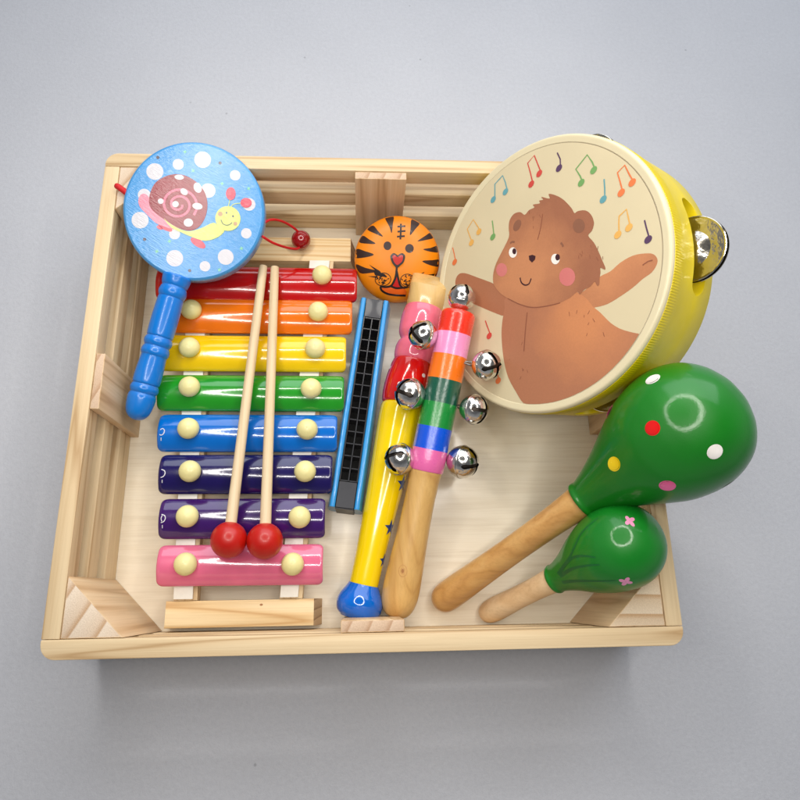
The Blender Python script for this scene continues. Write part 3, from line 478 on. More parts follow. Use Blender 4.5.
for (a0, a1), (b0, b1) in (((-12.5, -11.0), (-13.4, -11.6)), ((-5.8, -4.35), (-4.45, -2.62))):
    P = [(a0, -13.28), (a1, -13.28), (b1, 11.03), (b0, 11.03)]
    r_ = MB().prism(P, 2.1, 2.95, M['pine_Y']).build('rail', xy, 0.04)
    P = [(a0 + .04, -13.2), (a1 - .26, -13.2), (b1 - .30, 11.0), (b0 + .04, 11.0)]
    s_ = MB().prism(P, 2.955, 3.12, M['white_strip']).build('strip', None, 0.03, origin=xy['_o']); s_.parent = r_; s_.location = (0, 0, 0)
BARS = [('red', -15.35, -0.86, 8.9, (-12.9, 9.45), (-3.4, 9.25)), ('orange', -15.0, -1.2, 6.30, (-12.56, 6.42), (-3.63, 6.34)), ('yellow', -14.7, -1.62, 3.42, (-12.48, 3.55), (-3.78, 3.51)),
        ('green', -14.5, -1.75, 0.47, (-12.26, .68), (-4.0, .55)), ('blue', -14.22, -2.2, -2.40, (-12.1, -2.26), (-4.2, -2.35)), ('indigo', -13.9, -2.5, -5.24, (-11.78, -5.16), (-4.27, -5.22)),
        ('violet', -13.63, -2.93, -8.18, (-11.72, -8.09), (-4.55, -8.23)), ('pink', -13.5, -3.02, -11.15, (-11.61, -11.08), (-4.91, -11.18))]
BH = {'red': 1.36, 'orange': 1.32, 'yellow': 1.34, 'green': 1.3, 'blue': 1.3, 'indigo': 1.32, 'violet': 1.3, 'pink': 1.28}
def bar_mesh(col, x0, x1, yc, skew):
    w = BH[col]; rc = 0.34; cx, L = (x0 + x1) / 2, (x1 - x0) / 2; zt = 3.9
    ys = [-w + 2 * w * (0.5 - 0.5 * math.cos(math.pi * i / 36)) for i in range(37)]
    def top(y): return zt - 0.52 * (y / w) ** 2
    vs = []; nx = 28
    def xh(y):
        d = abs(y) - (w - rc)
        return L if d <= 0 else L - rc + math.sqrt(max(0, rc * rc - d * d))
    for lay in (0, 1):
        for y in ys:
            h = xh(y)
            for i in range(nx + 1):
                f = -math.cos(math.pi * i / nx); x = f * h
                z = top(y); e = h - abs(x)
                if lay == 0:
                    if e < 0.12: z -= 0.09 * (1 - e / 0.12) ** 2
                    ey = w - abs(y)
                    if ey < 0.12: z -= 0.06 * (1 - ey / 0.12) ** 2
                else: z -= 0.2
                vs.append((cx + x, yc + y + skew * x, z))
    W = nx + 1; H = len(ys); fs = []
    for r in range(H - 1):
        for i in range(nx):
            a = r * W + i; fs.append([a, a + 1, a + W + 1, a + W])
            b = H * W + a; fs.append([b, b + W, b + W + 1, b + 1])
    per = [i for i in range(W)] + [r * W + W - 1 for r in range(1, H)] + [(H - 1) * W + i for i in range(W - 2, -1, -1)] + [r * W for r in range(H - 2, 0, -1)]
    for a, b in zip(per, per[1:] + per[:1]): fs.append([b, a, H * W + a, H * W + b])
    m = MB().add(vs, fs, M['bar_' + col], True)
    return m, top, cx, yc
for col, x0, x1, yc, p1, p2 in BARS:
    m, top, cx, _ = bar_mesh(col, x0, x1, yc, -0.006)
    if col in ('blue', 'indigo', 'violet'):
        # the small white letter on its side near the left end and the dash below it
        f = lambda x, y, o=0.0: (x0 + x, yc + y, top(y) + 0.006 + o * 0.1)
        m.decal(stroke([(0.22, 0.10), (0.36, 0.20), (0.50, 0.06), (0.44, -0.18), (0.28, -0.26), (0.2, -0.2)] if col == 'blue' else [(0.20, 0.26), (0.40, 0.18), (0.47, 0.0), (0.38, -0.2), (0.2, -0.28)], 0.055), f, M['print_white'], 1)
        if col == 'violet': m.decal(stroke([(0.26, 0.2), (0.2, 0.0), (0.26, -0.2)], 0.05), f, M['print_white'], 1)
        m.decal(stroke([(0.3, -0.42), (0.3, -0.62)], 0.05), f, M['print_white'], 1)
    b = m.build('bar', xy, sharp=0.9); b['label'] = col + ' metal bar with two cream pegs'
    for px, py in (p1, p2):
        p = MB().lathe((px, py, 3.62), (0, 0, 1), prof([(0, 0.4), (0.18, 0.62), (0.5, 0.72), (0.82, 0.62), (1.05, 0.36), (1.14, 0.12), (1.15, 0)], 4), M['peg'], 28).build('peg', None, origin=xy['_o'])
        p.parent = b; p.location = (0, 0, 0)

# ---------------------------------------------------------------- the two beaters
def mallet(A, B, label):
    A, B = Vector(A), Vector(B); u = (B - A); Ln = u.length; u = u.normalized()
    t = thing('xylophone_beater', label, 'beater', (A.x, A.y, A.z - 1.13), 'beaters laid across the xylophone')
    MB().lathe(A, u, prof([(0.9, 0.0), (0.9, 0.0), (0.9, 0.36), (0.9, 0.36), (6, 0.335), (12, 0.32), (Ln - .06, 0.305), (Ln, .26), (Ln, .26), (Ln, 0)], 3), M['stick'], 20).build('stick', t, sharp=0.9)
    MB().lathe(A, u, [(-1.13 * math.cos(a), 1.13 * math.sin(a)) for a in np.linspace(0, math.pi, 30)], M['mallet_red'], 40).build('head', t)
mallet((-8.81, -9.7, 5.05), (-7.62, 9.18, 4.55), 'red headed wooden beater slanting across the bars, its head nearer the crate\'s slatted short side')
mallet((-6.58, -9.8, 5.05), (-6.76, 9.11, 4.55), 'red headed wooden beater lying square to the bars, on the harmonica\'s side of its twin')

# ---------------------------------------------------------------- the rattle drum on a handle
rn = Vector(RAT_N).normalized(); rc_ = Vector(RAT_C)
re1 = (Vector((1, 0, 0)) - rn * rn.x).normalized(); re2 = rn.cross(re1)
rat = thing('rattle_drum', 'round blue rattle drum with a printed snail, white dots and a blue turned handle', 'rattle drum', (-13.5, 6, 4.0))
m = MB().lathe(rc_, rn, [(-1.2, 0), (-1.2, 4.45), (-1.12, 4.6), (-.98, 4.69), (-.9, 4.7), (-.3, 4.7), (-.16, 4.68), (-.05, 4.61), (0, 4.5), (0, 0)], M['sky_blue'], 128)
def fr(lay): return lambda x, y, o=0.0: rc_ + re1 * x + re2 * y + rn * (0.006 * lay + o)
S = SNAIL
for (c, r) in S['dots']: m.decal(ellipse(c, r, r), fr(1), M['print_white'])
for c in S['specks']: m.decal(ellipse(c, .11, .11, 0, 12), fr(1), M['snail_ink'])
for i, c in enumerate(S['stars']): m.decal(star(c, .15, 4, i * .7, .5), fr(1), M['snail_star'])
for p in S['shoes']: m.decal(p, fr(2), M['snail_red'])
m.decal(smooth(S['foot'], 3, True), fr(3), M['snail_pink'])
m.decal(smooth(S['shell'], 4, True), fr(4), M['snail_shell'])
m.decal(smooth(S['body'], 3, True), fr(5), M['snail_lime'])
m.decal(ellipse(S['head'][0], S['head'][1], S['head'][1], 0, 32), fr(6), M['snail_lime'])
sp = S['spiral']
for a, b in zip(sp, sp[1:]): m.decal(stroke([a, b], .16), fr(5), M['snail_spiral'])
for p in S['spots']: m.decal(p, fr(6), M['print_white'])
for p in S['stalks']: m.decal(stroke(p, .05), fr(6), M['snail_lime'])
for p in S['bulbs']: m.decal(p, fr(7), M['snail_red'])
for c in S['eyes']: m.decal(ellipse(c, .06, .07, 0, 10), fr(7), M['snail_ink'])
m.decal(stroke(S['smile'], .05), fr(7), M['snail_ink'])
for c, r in S['cheeks']: m.decal(ellipse(c, r, r, 0, 14), fr(7), M['snail_blush'])
m.build('disc', rat, sharp=0.9)
ra = rc_ - rn * 0.6; rb = Vector((-15.25, -0.95, 4.75)); ru = (rb - ra).normalized()
MB().lathe(ra, ru, prof([(4.55, 0), (4.55, 0), (4.55, .86), (4.9, .92), (5.2, .86), (5.32, .8), (5.45, .86), (5.75, .92), (6.0, .86), (6.1, .8), (6.25, .84), (7.5, .88), (8.7, .86), (8.85, .80), (8.98, .86), (9.2, .92), (9.42, .86), (9.52, .80), (9.65, .86), (9.9, .92), (10.1, .87), (10.25, .82), (11.2, .88), (12.0, .88), (12.12, .81), (12.25, .87), (12.45, .92), (12.65, .87), (12.75, .81), (12.88, .87), (13.1, .9), (13.6, .86), (14.1, .74), (14.4, .52), (14.55, .25), (14.58, 0)], 4), M['handle_blue'], 40).build('handle', rat)
cord = MB().tube(smooth([(-7.3, 11.5, 7.2), (-6.9, 12.2, 6.6), (-6.3, 12.75, 5.6), (-5.6, 12.9, 4.6), (-5.15, 12.75, 3.95), (-5.06, 12.41, 3.66), (-5.05, 12.0, 3.6), (-5.3, 11.5, 3.9), (-5.9, 11.0, 4.9), (-6.7, 10.6, 6.2), (-7.3, 10.5, 7.2)], 8), 0.09, M['cord_red'])
cord2 = MB().tube(smooth([(-15.4, 12.5, 7.5), (-16.1, 12.9, 8.2), (-16.7, 13.25, 8.55), (-16.9, 13.4, 8.5)], 8), 0.2, M['cord_red'])
co = cord.build('cord', rat); cord2.build('cord', rat)
bd = MB().lathe((-5.05, 12.41, 3.62), (0.2, 1, 0.2), [(-.72 * math.cos(a), max(.72 * math.sin(a), 0)) for a in np.linspace(0, math.pi, 24)], M['bead_red'], 32).build('bead', None, origin=rat['_o'])
bd.parent = co; bd.location = (0, 0, 0)

# ---------------------------------------------------------------- the tiger castanet
cn = Vector(CAS_N).normalized(); cc = Vector(CAS_C)
ce1 = (Vector((1, 0, 0)) - cn * cn.x).normalized(); ce2 = cn.cross(ce1)
cas = thing('tiger_castanet', 'round orange castanet painted with a tiger face and black stripes', 'castanet', (cc.x, cc.y, 0.75))
CR, CHt = 3.18, 1.05
def dome(r): return CHt * (max(0.0, 1 - (r / CR) ** 2.6)) ** 0.55
cp = [(0, CR - .35), (0.0, CR - .12), (.02, CR)] + [(dome(CR * f), CR * f) for f in (.995, .985, .97, .95, .92, .88, .82, .75, .66, .56, .45, .33, .2, .1)] + [(CHt, 0)]
m = MB().lathe(cc, cn, [(0, 0)] + cp, M['tiger'], 96)
def fc(lay): return lambda x, y, o=0.0: cc + ce1 * x + ce2 * y + cn * (dome(math.hypot(x, y)) + .008 * lay + o)
def clampr(p, r=CR * .985):
    return [(x, y) if math.hypot(x, y) < r else (x * r / math.hypot(x, y), y * r / math.hypot(x, y)) for x, y in p]
G = TIGER
for p in G['stripes']: m.decal(clampr(smooth(p, 3, True)), fc(1), M['tiger_brown'], 3)
for p in G['eyes']: m.decal(p, fc(1), M['tiger_brown'], 2)
for p in G['mark']: m.decal(stroke(p, .13), fc(1), M['tiger_ink'], 1)
m.decal(smooth(G['lips'], 2, True), fc(1), M['tiger_lip'], 2)
m.decal(smooth(G['tongue'], 2, True), fc(2), M['tiger_red'], 2)
for p in G['lines']: m.decal(stroke(p, .15), fc(3), M['tiger_ink'], 1)
for p in G['pads']: m.decal(stroke(p + p[:1], .05, 2), fc(3), M['tiger_ink'], 1)
for p in G['hatch']: m.decal(stroke(p, .06), fc(3), M['tiger_ink'], 1)
for p in G['whisk']: m.decal(clampr(p), fc(3), M['tiger_ink'], 2)
m.decal(smooth(G['noseo'], 3, True), fc(3), M['tiger_ink'], 2)
m.decal(smooth(G['nosei'], 3, True), fc(4), M['tiger_red'], 2)
m.build('shell', cas)['label'] = 'orange domed half with the tiger face'
bu = (cn + Vector((-.08, .08, 0))).normalized()
MB().lathe(cc - cn * .12 + ce1 * .02, bu, [(0, 0), (0, CR - .3), (-.05, CR - .02), (-.3, CR), (-.7, CR - .3), (-1.05, CR - .95), (-1.2, CR - 1.8), (-1.22, 0)], M['shell_red'], 72).build('shell', cas)['label'] = 'red half underneath'

# ---------------------------------------------------------------- the harmonica, holes up
ha = Vector((-1.67, -7.57, 0)); hu = Vector((2.14, 15.3, 0)).normalized(); hw = Vector((hu.y, -hu.x, 0)); HL = 15.45
har = thing('harmonica', 'blue harmonica standing on its back edge with the black reed holes facing up', 'harmonica', (ha + hu * HL / 2 + Vector((0, 0, 0.75))))
TH = lambda p: ha + hw * p.x * 1.09 + hu * p.y + Vector((0, 0, p.z))
ZT = 3.35
m = MB().box((-.58, 0, .78), (.58, HL, 2.0), M['comb_black'], TH)
for x0, x1 in ((-.58, -.50), (-.04, .04), (.50, .58)): m.box((x0, 1.8, 2.002), (x1, 13.95, ZT - .03 if x0 != -.04 else ZT - .06), M['comb_bar'], TH)
for i in range(15):
    y = 1.8 + (13.95 - 1.8 - .09) * i / 14
    for x0, x1 in ((-.498, -.042), (.042, .498)): m.box((x0, y, 2.003), (x1, y + .09, ZT - .08), M['comb_bar'], TH)
for y0, y1 in ((0.0, 1.78), (13.97, HL)): m.box((-.56, y0 + .01, 2.004), (.56, y1 - .01, ZT - .05), M['comb_plate'], TH)
m.box((-.575, -.08, .80), (.575, -.002, ZT - .12), M['comb_plate'], TH)
m.build('comb', har, 0.012, 1)
for s in (-1, 1):
    sec = smooth([(.60, .80), (.60, .80), (.95, .80), (1.06, 1.2), (1.10, 2.0), (1.04, 2.7), (.96, 3.12), (.90, ZT - .03), (.80, ZT + .02), (.68, ZT + .02), (.60, ZT - .06), (.60, ZT - .06)], 4)
    n = len(sec); vs = []
    ysl = [0, .06, HL - .06, HL]
    for y in ysl:
        k = .97 if y in (0, HL) else 1.0
        vs += [TH(Vector((s * (.6 + (x - .6) * k), y, 2.0 + (z - 2.0) * (.985 if k < 1 else 1)))) for x, z in sec]
    fs = []
    for r in range(3):
        for i in range(n):
            f = [r * n + i, r * n + (i + 1) % n, (r + 1) * n + (i + 1) % n, (r + 1) * n + i]
            fs.append(f if s < 0 else f[::-1])
    fs += [list(range(n))[::-1] if s < 0 else list(range(n)), [3 * n + i for i in range(n)] if s < 0 else [3 * n + i for i in reversed(range(n))]]
    MB().add(vs, fs, M['cover_blue'], True).build('cover', har, sharp=0.7)

# ---------------------------------------------------------------- the recorder
RA = Vector((-0.64, -13.57, 2.32)); RB = Vector((4.51, 8.71, 3.95)); rcu = (RB - RA).normalized()
rec = thing('toy_recorder', 'yellow wooden toy recorder with a blue foot, red and pink rings and a cream mouthpiece', 'recorder', (1.9, -2.4, 0.75))
_, rca, rcb = frame_of(rcu)
MB().lathe(RA, rcu, prof([(-.98, 0), (-.98, 0), (-.98, 1.0), (-.9, 1.2), (-.65, 1.42), (-.25, 1.53), (.1, 1.51), (.45, 1.38), (.8, 1.18), (1.0, 1.07), (1.14, 1.0), (1.14, .99), (1.14, .8)], 5), M['foot_blue'], 56).build('foot', rec, sharp=0.9)
yp = prof([(1.14, .9), (1.14, .9), (1.15, .955), (3, .99), (6, 1.13), (9, 1.31), (11.5, 1.48), (12.8, 1.55), (13.3, 1.52), (13.5, 1.4), (13.5, 1.4), (13.5, 1.2)], 5)
m = MB().lathe(RA, rcu, yp, M['rec_yellow'], 56)
def on_lathe(A, u, a, b, pr_, t0, ph0):
    ts = [p[0] for p in pr_]; rs = [p[1] for p in pr_]
    def f(x, y, o=0.0):
        t = t0 + y; r = float(np.interp(t, ts, rs)) + .008 + o
        ph = rad(ph0) + x / max(r, .2)
        return A + u * t + (a * math.cos(ph) + b * math.sin(ph)) * r
    return f
for tt, ph, sz in ((8.08, 62, .62), (5.06, 58, .58), (11.2, 80, .6), (2.9, 70, .5)):
    m.decal(star((0, 0), sz, 5, .5, .42), on_lathe(RA, rcu, rca, rcb, yp, tt, ph), M['rec_star'], 2)
m.build('body', rec, sharp=0.9)
rp = prof([(13.5, 1.3), (13.5, 1.3), (13.5, 1.46), (13.7, 1.57), (14.3, 1.64), (15.2, 1.63), (16.1, 1.52), (16.6, 1.42), (16.75, 1.34), (16.75, 1.34), (16.75, 1.1)], 5)
m = MB().lathe(RA, rcu, rp, M['rec_red'], 56)
for tt, ph in ((15.61, 36), (15.9, -72), (14.4, 80), (14.6, -20)): m.decal(ellipse((0, 0), .15, .15, 0, 14), on_lathe(RA, rcu, rca, rcb, rp, tt, ph), M['dot_white'], 1)
m.build('collar', rec, sharp=0.9)['label'] = 'red collar with white dots'
MB().lathe(RA, rcu, prof([(16.75, 1.1), (16.75, 1.1), (16.75, 1.3), (17.05, 1.42), (17.6, 1.45), (18.05, 1.36), (18.25, 1.24), (18.4, 1.26), (18.8, 1.46), (19.5, 1.53), (20.2, 1.52), (20.7, 1.43), (20.85, 1.36), (20.85, 1.36), (20.85, 1.1)], 5), M['rec_pink'], 56).build('collar', rec, sharp=0.9)['label'] = 'double pink collar'
secs = [(20.85, 1.33, 1.33, -1.33, 2.0), (21.1, 1.38, 1.34, -1.3, 2.2), (21.6, 1.38, 1.28, -1.25, 2.6), (22.1, 1.40, 1.2, -1.15, 3.2), (22.36, 1.42, 1.16, -1.05, 3.8), (22.4, 1.42, 1.13, -1.05, 3.8), (23.45, 1.42, .25, -.8, 4.2), (23.54, 1.36, .12, -.7, 4.0), (23.58, 1.25, -.0, -.55, 4.0)]
vs = []; N = 48; rx = rcb * -1
for t_, wv, zt, zb, pw in secs:
    for i in range(N):
        a = 2 * math.pi * i / N; c, s = math.cos(a), math.sin(a)
        x = wv * math.copysign(abs(c) ** (2 / pw), c); z = (zt + zb) / 2 + (zt - zb) / 2 * math.copysign(abs(s) ** (2 / pw), s)
        vs.append(RA + rcu * t_ + rx * x + rca * z)
K = len(secs)
fs = [[r * N + i, r * N + (i + 1) % N, (r + 1) * N + (i + 1) % N, (r + 1) * N + i] for r in range(K - 1) for i in range(N)]
fs = [f[::-1] for f in fs]; fs.append([(K - 1) * N + i for i in range(N)])
m = MB().add(vs, fs, M['cream_wood'], True); m.build('mouthpiece', rec, sharp=0.35)

# ---------------------------------------------------------------- the jingle stick
SA = Vector((1.91, -13.49, 2.5)); SB = Vector((5.98, 4.82, 7.0)); su = (SB - SA).normalized()
_, sa, sb = frame_of(su)
jst = thing('jingle_stick', 'jingle bell stick with rainbow bands, seven silver bells and a plain wooden handle', 'jingle stick', (3.9, -4.6, 0.75))
hpr = prof([(-1.12, 0), (-1.1, .35), (-.95, .72), (-.6, 1.0), (0, 1.18), (.8, 1.22), (2, 1.18), (3.5, 1.1), (5, 1.03), (6.8, 1.0), (8, 1.04), (8.45, 1.09), (8.59, 1.1), (8.59, 1.1), (8.59, .8)], 5)
hm_ = MB().lathe(SA, su, hpr, M['handle_honey'], 48)
for k_, (rx_, ry_, mt_) in enumerate(((.30, .40, 'knot_dark'), (.24, .33, 'handle_honey'), (.17, .22, 'knot_dark'), (.09, .13, 'knot_core'))):
    hm_.decal(ellipse((0, 0), rx_, ry_, .2, 18), (lambda g, k: (lambda x, y, o=0.0: g(x, y, o + .004 * k)))(on_lathe(SA, su, sa, sb, hpr, 2.1, -10), k_), M[mt_], 2)
hm_.build('handle', jst, sharp=0.9)
bands = [(10.05, M['b_rose']), (11.55, M['b_blue']), (13.19, M['b_green']), (14.77, M['b_teal']), (16.43, M['b_orange']), (17.93, M['b_pale']), (30, M['b_red'])]
bp_ = [(8.6, .8), (8.6, 1.12), (8.71, 1.17)] + [(x, 1.18) for x in (9.5, 10.0499, 10.0501, 11, 11.5499, 11.5501, 12.5, 13.1899, 13.1901, 14, 14.7699, 14.7701, 15.6, 16.4299, 16.4301, 17, 17.9299, 17.9301, 18.6, 19.2)] + [(19.35, 1.15), (19.46, 1.07), (19.52, .95), (19.53, .5), (19.53, 0)]
MB().lathe(SA, su, bp_, bands, 56).build('barrel', jst, sharp=0.6)

def bell_mesh(C, d, r, twist):
    """a round jingle bell: closed cap towards the stick, crossed slots in the far half, seam at its widest"""
    d, a0, b0 = frame_of(d, (0, 0, 1) if abs(Vector(d).normalized().z) < .9 else (1, 0, 0))
    a = a0 * math.cos(twist) + b0 * math.sin(twist); b = d.cross(a)
    m = MB(); P = lambda th, ph, rr: C + d * (rr * math.cos(th)) + (a * math.cos(ph) + b * math.sin(ph)) * (rr * math.sin(th))
    w = .12 * r; K = 14; th1 = rad(80)
    for q in range(4):
        vs = []; rows = 13
        for i in range(rows):
            th = rad(11.5) + (th1 - rad(11.5)) * i / (rows - 1)
            ww = w * (1.0 if th < rad(58) else max(0.0, 1 - ((th - rad(58)) / rad(10))) ** .5) if th < rad(68) else 0
            if rad(44) < th < rad(66): ww = max(ww, w * 1.35 * math.sqrt(max(0, 1 - ((th - rad(55)) / rad(11)) ** 2)))
            dl = min(rad(44), math.asin(min(.7, ww / (r * math.sin(th)))))
            for k in range(K + 1):
                ph = q * math.pi / 2 + dl + (math.pi / 2 - 2 * dl) * k / K
                vs.append(P(th, ph, r))
        fs = [[i * (K + 1) + k, (i + 1) * (K + 1) + k, (i + 1) * (K + 1) + k + 1, i * (K + 1) + k + 1] for i in range(rows - 1) for k in range(K)]
        m.add(vs, fs, M['chrome'], True)
    m.lathe(C, d, [(r * math.cos(th), r * math.sin(th)) for th in (rad(80), rad(84), rad(87))] + [(.05 * r, 1.035 * r), (0, 1.05 * r), (-.05 * r, 1.035 * r)] + [(r * math.cos(th), max(0, r * math.sin(th))) for th in [rad(x) for x in (93, 97, 102, 108, 115, 123, 132, 141, 150, 160, 170, 180)]], M['chrome'], 56, a)
    m.lathe(C, d, [(.9 * r * math.cos(th), max(0, .9 * r * math.sin(th))) for th in np.linspace(0, math.pi * .6, 14)], M['chrome_shaded'], 32, a)  # inner dome coloured dark to stand in for shade behind the slots
    return m
def bell(C, r, d, anchor, tw):
    C = Vector(C); d = Vector(d).normalized()
    o = bell_mesh(C, d, r, tw).build('jingle_bell', jst, sharp=1.0)
    st = C - d * r; A = Vector(anchor)
    side = d.orthogonal().normalized() * .16
    w_ = MB().tube(smooth([A + side * .4, A + (st - A) * .6 + side, st - d * .1 + side, st + d * .12, st - d * .1 - side, A + (st - A) * .6 - side, A - side * .4], 5), .055, M['wire'], 8).build('wire_loop', None, origin=jst['_o'])
    w_.parent = o; w_.location = (0, 0, 0)
for C, r, tw in (((3.57, 3.38, 6.94), .98, .5), ((2.69, -.42, 5.91), 1.05, 1.1), ((2.0, -4.6, 4.89), 1.04, .2), ((7.6, 1.03, 7.57), .97, .9), ((6.88, -1.56, 6.13), .98, .35), ((6.16, -4.81, 4.83), 1.09, .6)):
    C = Vector(C); t_ = (C - SA).dot(su); ax = SA + su * t_; out = (C - ax); hang = (out.normalized() + su * -.12 + Vector((0, 0, .6))).normalized()
    bell(C, r, hang, ax + out.normalized() * 1.12, tw)
top = SA + su * 20.45 + sa * .15
bell(top, .95, (su + sa * .35).normalized(), SA + su * 19.5, .3)

# ---------------------------------------------------------------- the tambourine
tn = Vector(TAMB_N).normalized(); tcn = Vector(TAMB_C)
te1 = (Vector((1, 0, 0)) - tn * tn.x).normalized(); te2 = tn.cross(te1)
tam = thing('tambourine', 'yellow tambourine leaning on the crate wall, its skin printed with a brown bear', 'tambourine', (9.5, 5.9, 0.75))
TR, TT_ = 8.68, 5.25
def tp(r, ang, axd): return tcn + (te1 * math.cos(ang) + te2 * math.sin(ang)) * r - tn * axd
# skin: a flat membrane with a raised pale lip that folds over the hoop
m = MB().lathe(tcn, tn, [(-.55, 8.60), (-.3, TR + .02), (-.14, TR), (-.05, TR - .06), (-.005, TR - .12), (0, TR - .18), (-.008, TR - .26), (-.025, TR - .38), (-.036, TR - .47), (-.04, TR - .56)], M['skin_rim'], 180)
m.lathe(tcn, tn, [(-.04, TR - .56), (-.04, 0)], M['skin'], 180, None, False)
def ft(lay): return lambda x, y, o=0.0: tcn + te1 * x + te2 * y + tn * (-.04 + .006 * lay + o)
def inside(p, r=TR - .57): return [(x, y) if math.hypot(x, y) < r else (x * r / math.hypot(x, y), y * r / math.hypot(x, y)) for x, y in p]
def brushed(name, inner, outer, uv, radius, flat=1.0):
    m, nt, b = new_mat(name); v = mapped(nt, (1, 1, 1))
    cpt = (tcn + te1 * uv[0] + te2 * uv[1] - Vector(tam['_o'])) * U
    dv = node(nt, 'ShaderNodeVectorMath', operation='DISTANCE'); dv.inputs[1].default_value = cpt; nt.links.new(v, dv.inputs[0])
    n = node(nt, 'ShaderNodeTexNoise', Scale=55.0, Detail=5.0, Roughness=0.6); nt.links.new(v, n.inputs['Vector'])
    n2 = node(nt, 'ShaderNodeTexNoise', Scale=900.0, Detail=2.0); nt.links.new(v, n2.inputs['Vector'])
    ma = node(nt, 'ShaderNodeMath', operation='MULTIPLY_ADD'); ma.inputs[1].default_value = 1 / (radius * U); nt.links.new(dv.outputs['Value'], ma.inputs[0])
    mb = node(nt, 'ShaderNodeMath', operation='MULTIPLY_ADD'); mb.inputs[1].default_value = 0.7; mb.inputs[2].default_value = -0.35
    nt.links.new(n.outputs['Fac'], mb.inputs[0]); nt.links.new(mb.outputs[0], ma.inputs[2])
    c = ramp(nt, ma.outputs[0], [(0.25, lin(inner)), (1.0, lin(outer))])
    c = mix_col(nt, 0.3, c, ramp(nt, n2.outputs['Fac'], [(0.3, (0.82, 0.82, 0.82)), (0.7, (1, 1, 1))]), 'MULTIPLY')
    nt.links.new(c, b.inputs['Base Color']); b.inputs['Roughness'].default_value = 0.45; b.inputs['Specular IOR Level'].default_value = 0.4
    return m
M['fur'] = brushed('print_fur', (200, 136, 94), (160, 104, 76), (-.9, .2), 4.6)
M['fur_body'] = brushed('print_fur_body', (208, 138, 92), (178, 118, 86), (3.4, -3.4), 4.0)
M['fur_arm'] = brushed('print_fur_arm', (204, 138, 94), (172, 112, 80), (4.6, .4), 5.0)
for key, mat, lay in (('arm', 'fur_arm', 1), ('arm2', 'fur_arm', 1), ('body', 'fur_body', 2)):
    m.decal(inside(smooth(BEAR[key], 3, True)), ft(lay), M[mat])
    q = BEAR[key]
m.decal(smooth(BEAR['head'], 3, True), ft(3), M['fur'])
for p in FACE['ear']: m.decal(p, ft(4), M['fur_ear'])
for p in FACE['cheek']: m.decal(p, ft(4), M['cheek'])
for p in FACE['white']: m.decal(p, ft(5), M['ink_white'])
for p in FACE['dark']: m.decal(p, ft(6), M['ink_dark'])
m.decal(stroke(LINES['mouth'], .085), ft(5), M['ink_dark'])
for k in ('browl', 'browr'): m.decal(stroke(LINES[k], .12), ft(5), M['fur_ear'])
for k in ('seam', 'belly', 'chin', 'armline'): m.decal(stroke(LINES[k], .055), ft(5), M['ink_line'])
rnd = random.Random(4)
for cx_, cy_, n_ in ((-.2, 3.6, 6), (3.6, .6, 9), (3.4, -3.4, 8), (-1.2, -6.0, 6)):
    for _ in range(n_):
        x = cx_ + rnd.gauss(0, .55); y = cy_ + rnd.gauss(0, .55); a = rnd.uniform(-2.2, -1.0); l_ = rnd.uniform(.12, .3)
        m.decal(stroke([(x, y), (x + l_ * math.cos(a), y + l_ * math.sin(a))], .03), ft(4), M['ink_line'])
for col, path, heads in NOTES:
    m.decal(stroke(path, .085, 1), ft(3), M['note_' + col])
    for h in heads: m.decal(ellipse(h, .25, .19, .7, 16), ft(4), M['note_' + col])
m.build('drumhead', tam)
# hoop with five slots; fine ribs below the lip
NA = 720; SLOT = [4.3 + 72 * k for k in range(5)]; HW = .78; HA = 19.5
m = MB()
def slot_h(adeg):
    for s in SLOT:
        dd = abs((adeg - s + 180) % 360 - 180); arc = rad(dd) * TR; e = rad(HA) * TR
        if arc < e:
            k = e - arc
            return HW if k > HW else math.sqrt(max(0, HW * HW - (HW - k) ** 2))
    return 0.0
MIDA = 3.45; RI = TR - .7
axo = [.2, .34, .345, 1.38, 1.385, 1.6]
cols = []
for i in range(NA):
    adeg = 360 * i / NA; a = rad(adeg); h = slot_h(adeg)
    rib = .035 if i % 2 else 0.0
    col = [tp(TR - .02, a, .2), tp(TR + .0, a, .34), tp(TR + .01 + rib, a, .36), tp(TR + .01 + rib, a, 1.36), tp(TR, a, 1.42), tp(TR, a, MIDA - h), tp(TR, a, MIDA + h), tp(TR, a, TT_ - .08), tp(TR - .06, a, TT_), tp(RI + .06, a, TT_), tp(RI, a, TT_ - .06), tp(RI, a, MIDA + h), tp(RI, a, MIDA - h), tp(RI, a, .3)]
    cols.append((col, h))
vs = [p for c, _ in cols for p in c]; K = 14; fs = []; ins = []
for i in range(NA):
    j = (i + 1) % NA; op = cols[i][1] > 0 or cols[j][1] > 0
    for r in range(K - 1):
        if r in (5, 11):
            if op: continue
        fs.append([i * K + r, j * K + r, j * K + r + 1, i * K + r + 1][::-1])
    if op:
        fs.append([i * K + 5, j * K + 5, j * K + 12, i * K + 12]); fs.append([i * K + 6, i * K + 11, j * K + 11, j * K + 6])
m.add(vs, fs, M['hoop'], True)
m.build('hoop', tam, sharp=0.7)
def cymbal(ang, axd, s, ro):
    c = tp(ro, ang, axd)
    pr_ = [(0.25, 0), (.25, .1), (.24, .3), (.19, .55), (.10, .8), (.03, .95), (0.0, 1.02), (0.0, 1.5), (.0, 1.75), (.03, 1.84), (.0, 1.88), (-.05, 1.87), (-.05, 1.75), (-.06, 1.0), (.0, .8), (.12, .4), (.15, .0)]
    return MB().lathe(c, tn * s, pr_, M['brass'], 56)
